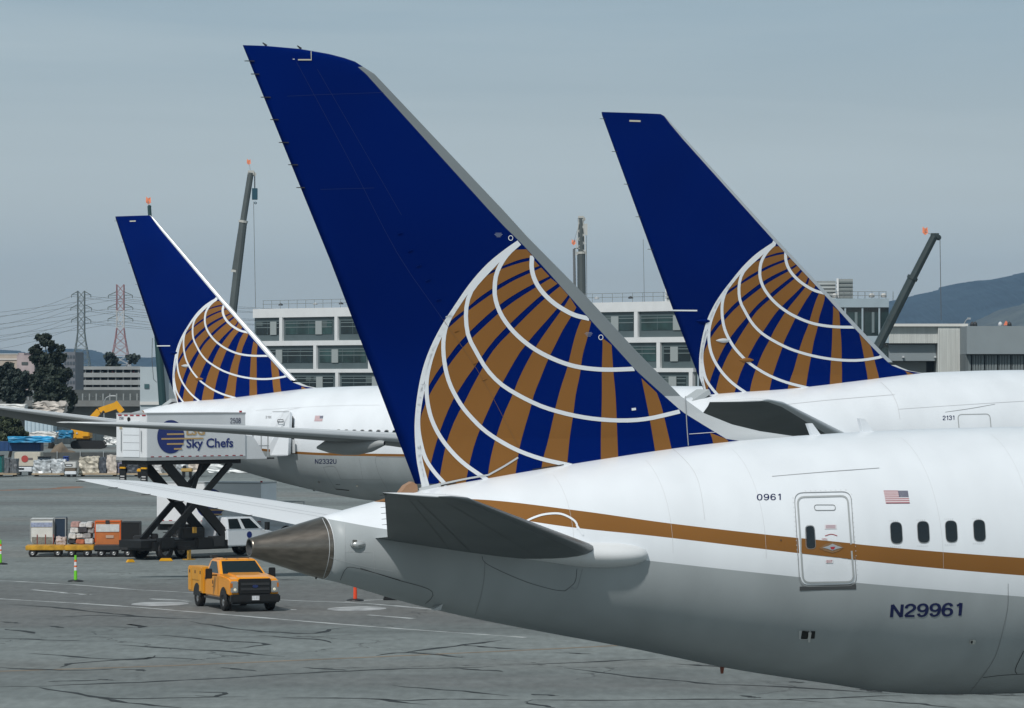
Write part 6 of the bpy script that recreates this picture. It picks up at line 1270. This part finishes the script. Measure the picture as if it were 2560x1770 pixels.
# row of cargo at the far side of the apron
Y = 372.0
SIL = mat('silver_wrap', (.42, .45, .47), .35, 0, .5, 3.2); GLD = mat('tan_wrap', (.48, .44, .36), .4, 0, .55, 3.0); CRM = mat('cream_wrap', (.52, .46, .40), .4, 0, .45, 3.5); DRK = mat('dark_crates', (.06, .07, .085), .6, 0, .5, 3); PURP = mat('mixed_purple', (.16, .15, .2), .6, 0, .6, 4)
def pallet(label, x0, x1, yb=1190): 
    T = site('pallet_dolly', label, 'dolly', (x0+x1)/2, Y, 'far row of pallet dollies'); blk(T, 'deck', x0, x1, 1183, 1187, Y, 2.4, mat('deck_tan', (.38, .30, .2), .7, 0, .2, 2), -.2)
    for x in (x0+6, x1-10): blk(T, 'wheel_set', x, x+5, 1186.5, 1191.5, Y, 2.2, BLACK, -.1, .05)
for lab, x0, x1 in (('dolly under the silver wrapped pallets in the far row', 80, 160), ('dolly under the tan and cream wrapped pallets in the far row', 196, 292), ('dolly under the dark crates beside the raised catering box', 294, 346), ('dolly under the grey canisters at the left edge', -10, 42), ('dolly under the pale wrapped boxes seen between the scissor legs', 370, 430)): pallet(lab, x0, x1)
G_ = 'cargo in the far row'
for args in (('silver foil wrapped pallet, left one of two', 83, 126, 1152, 1183, SIL, 1), ('silver foil wrapped pallet, right one of two', 127, 161, 1150, 1183, SIL, 2), ('tan wrapped pallet with yellow straps', 198, 247, 1144, 1183, GLD, 3), ('slate panel crate between the tan and cream pallets', 248, 266, 1144, 1183, DRK, 4), ('cream wrapped pallet with a domed top', 267, 291, 1139, 1183, CRM, 5),
  ('low mixed purple bundle beside the raised catering box', 294, 316, 1158, 1183, PURP, 6), ('dark crate below the raised catering box', 318, 345, 1155, 1183, DRK, 7), ('grey canister stack at the left edge', 8, 22, 1146, 1183, mat('canister_grey', (.14, .15, .16), .5, .2, .3, 3), 8), ('second grey canister stack near the left edge', 24, 41, 1148, 1183, mat('canister_grey', (.14, .15, .16)), 9), ('pale boxes seen between the two stabilizer flaps', 376, 404, 1157, 1183, mat('pale_boxes', (.5, .5, .5), .5, 0, .35, 3), 10), ('silver bundle seen behind the left scissor arms', 440, 470, 1152, 1180, SIL, 11), ('cream bundle seen in the middle of the scissor legs', 472, 510, 1150, 1180, CRM, 12)):
    load('wrapped_pallet' if 'pallet' in args[0] else 'cargo_bundle', args[0], 'cargo', *args[1:5], Y, 2.0, args[5], args[6], .07, G_)
for k in range(2): T = [o for o in bpy.data.objects if o.get('label') == 'tan wrapped pallet with yellow straps'][0]
# cream trailer with a red printed mark, teal box, white van, sign cart, tan tug
Y = 392.0; T = site('box_trailer', 'cream box trailer with a red round mark behind the silver pallets', 'trailer', 68, Y); blk(T, 'box_body', 36, 101, 1131, 1166, Y, 2.4, mat('trailer_cream', (.52, .48, .40), .6, 0, .1, 1), 0, .05); blk(T, 'skirt', 38, 100, 1166, 1174, Y, 2, DARK, .2)
a = P(62, 1147, Y)-Vector(T.location); MB().lathe([(0, -.02), (.34, -.02), (.34, 0)], (a.x, -.02, a.z), 'y', 14).build('round_mark', mat('mark_red', (.40, .06, .05), .5), T); blk(T, 'print_bar', 68, 82, 1144.5, 1149.5, Y, .02, mat('print_grey', (.16, .14, .13), .5), -.03)
for x in (42, 84): blk(T, 'wheel_set', x, x+10, 1172, gy(Y), Y, 2, BLACK, .1, .1)
T = site('utility_cart', 'low white service cart in front of the cream trailer', 'cart', 60, 376.0); blk(T, 'body', 40, 80, 1168, 1180, 376, 1.5, WHITE, 0, .06); blk(T, 'window_band', 44, 60, 1170, 1174, 376, .02, GLASS, -.03); blk(T, 'wheel_set', 44, 50, 1179, gy(376), 376, 1.4, BLACK, .05, .05); blk(T, 'wheel_set', 70, 76, 1179, gy(376), 376, 1.4, BLACK, .05, .05)
T = site('utility_cart', 'white and brown cart with a black sign between the far pallets', 'cart', 176, 370.0); blk(T, 'body', 162, 190, 1155, 1170, 370, 1.6, mat('cart_white', (.55, .55, .53)), 0, .04); blk(T, 'lower_body', 162, 188, 1170, 1178, 370, 1.6, mat('cart_brown', (.13, .10, .07), .7), .02, .03); blk(T, 'bumper', 162, 190, 1178, 1186, 370, 1.6, WHITE, -.05, .03); blk(T, 'sign', 163, 181, 1160, 1166, 370, .02, BLACK, -.03); blk(T, 'sign_text', 165, 179, 1162, 1164.4, 370, .02, WHITE, -.055); blk(T, 'wheel_set', 166, 172, 1185, gy(370), 370, 1.4, BLACK, .05, .04); blk(T, 'wheel_set', 181, 187, 1185, gy(370), 370, 1.4, BLACK, .05, .04)
crate('waste_container', 'teal waste container cut by the left edge of the picture', 'container', -20, 4, 1140, 1182, 368.0, 2, mat('teal_box', (.01, .16, .15), .5), 3, mat('teal_rib', (.012, .19, .18)), DARK)
crate('waste_container', 'small bright blue bin above the silver pallets', 'container', 158, 170, 1143, 1153, 380.0, 1, mat('bin_blue', (.015, .05, .25), .5), 2, mat('bin_rib', (.02, .06, .28)), mat('bin_lid', (.02, .06, .3)))
crate('waste_container', 'long dark slate bin behind the silver pallets', 'container', 94, 125, 1143, 1152, 381.0, 1, mat('bin_slate', (.035, .055, .075), .5), 4, mat('bin_slate_rib', (.04, .06, .08)), DARK)
crate('waste_container', 'long dark slate bin behind the tan pallet', 'container', 202, 236, 1141, 1150, 381.0, 1, mat('bin_slate', (.035, .055, .075)), 4, mat('bin_slate_rib', (.04, .06, .08)), DARK)
T = site('baggage_tractor', 'tan tow tractor seen between the scissor legs', 'tractor', 466, 365.0); blk(T, 'body', 452, 480, 1171, 1180, 365, 1.3, mat('tug_tan', (.45, .30, .10), .5), 0, .06); blk(T, 'seat', 456, 464, 1164, 1172, 365, .8, BLACK, .2, .05)
for x in (455, 472): blk(T, 'wheel_set', x, x+6, 1177, gy(365), 365, 1.3, BLACK, -.05, .08)
T = site('baggage_tractor', 'yellow tow tractor below the raised catering box', 'tractor', 352, 365.0); blk(T, 'body', 342, 362, 1172, 1180, 365, 1.3, YELLOW, 0, .06); blk(T, 'seat', 350, 356, 1165, 1173, 365, .8, BLACK, .2, .05)
for x in (344, 355): blk(T, 'wheel_set', x, x+5, 1178, gy(365), 365, 1.3, BLACK, -.05, .08)

# ------------------------------------------------------------------ hills on the horizon, and the hazy air
def ridge(name, skyline, Y, depth, material, seed, rough, step=6, low=0):
    rnd = random.Random(seed); xs = [p[0] for p in skyline]; ys = [p[1] for p in skyline]; n = int((xs[-1]-xs[0])/step); vs = []; fs = []; M_ = 7
    for i in range(n+1):
        px = xs[0]+(xs[-1]-xs[0])*i/n; py = np.interp(px, xs, ys)-abs(rnd.gauss(0, rough)); zt = max(2.0, H-(py-YH)*Y/F)
        for j in range(M_):
            t = j/(M_-1); f_ = math.sin(min(1, t*1.25)*math.pi/2); z = zt*f_*(1+(rnd.uniform(-.012, .012) if 0 < j < M_-2 else 0)) if t > 0 else 0; yy = Y+depth*(t-.8)
            vs.append(((px-CX)*Y/F+rnd.uniform(-1, 1), yy+rnd.uniform(-4, 4), z))
    for i in range(n):
        for j in range(M_-1): k = i*M_+j; fs.append((k, k+1, k+M_+1, k+M_))
    o = obj(name, vs, fs, material, None, True); return tag(o, kind='structure')
HILL = mat('wooded_hillside', (.012, .022, .027), .95, 0, .8, .012, detail=9); HILL2 = mat('grassy_hillside', (.07, .075, .06), .9, 0, .4, .02)
ridge('hills', [(-900, 860), (-200, 875), (0, 884), (60, 893), (130, 896), (170, 878), (215, 888), (240, 905), (265, 915), (310, 898), (345, 905), (420, 900), (700, 895), (1200, 880), (1700, 850), (2050, 800), (2230, 766), (2262, 751), (2300, 744), (2330, 737), (2380, 724), (2415, 712), (2450, 706), (2490, 702), (2530, 697), (2560, 690), (2700, 660), (3300, 640)], 9500.0, 2600, HILL, 3, 3.6, 3)
ridge('hills', [(2380, 830), (2440, 812), (2480, 795), (2520, 775), (2560, 764), (2700, 735), (3000, 740)], 6800.0, 900, HILL2, 8, 1.2)
hz = MB(); hz.box(-4600, 4600, -60, 11500, -1.0, 345); hzo = hz.build('haze', None, None); hzo.data.materials.clear(); tag(hzo, 'thin pale haze hanging in the air over the airfield', 'haze', None, 'stuff')
hm = bpy.data.materials.new('haze_air'); hm.use_nodes = True; t = hm.node_tree; t.nodes.remove(t.nodes['Principled BSDF']); pv = t.nodes.new('ShaderNodeVolumePrincipled'); pv.inputs['Color'].default_value = (.40, .67, 1.0, 1); pv.inputs['Density'].default_value = .000055; pv.inputs['Anisotropy'].default_value = .1
t.links.new(pv.outputs[0], t.nodes['Material Output'].inputs['Volume']); hzo.data.materials.append(hm)
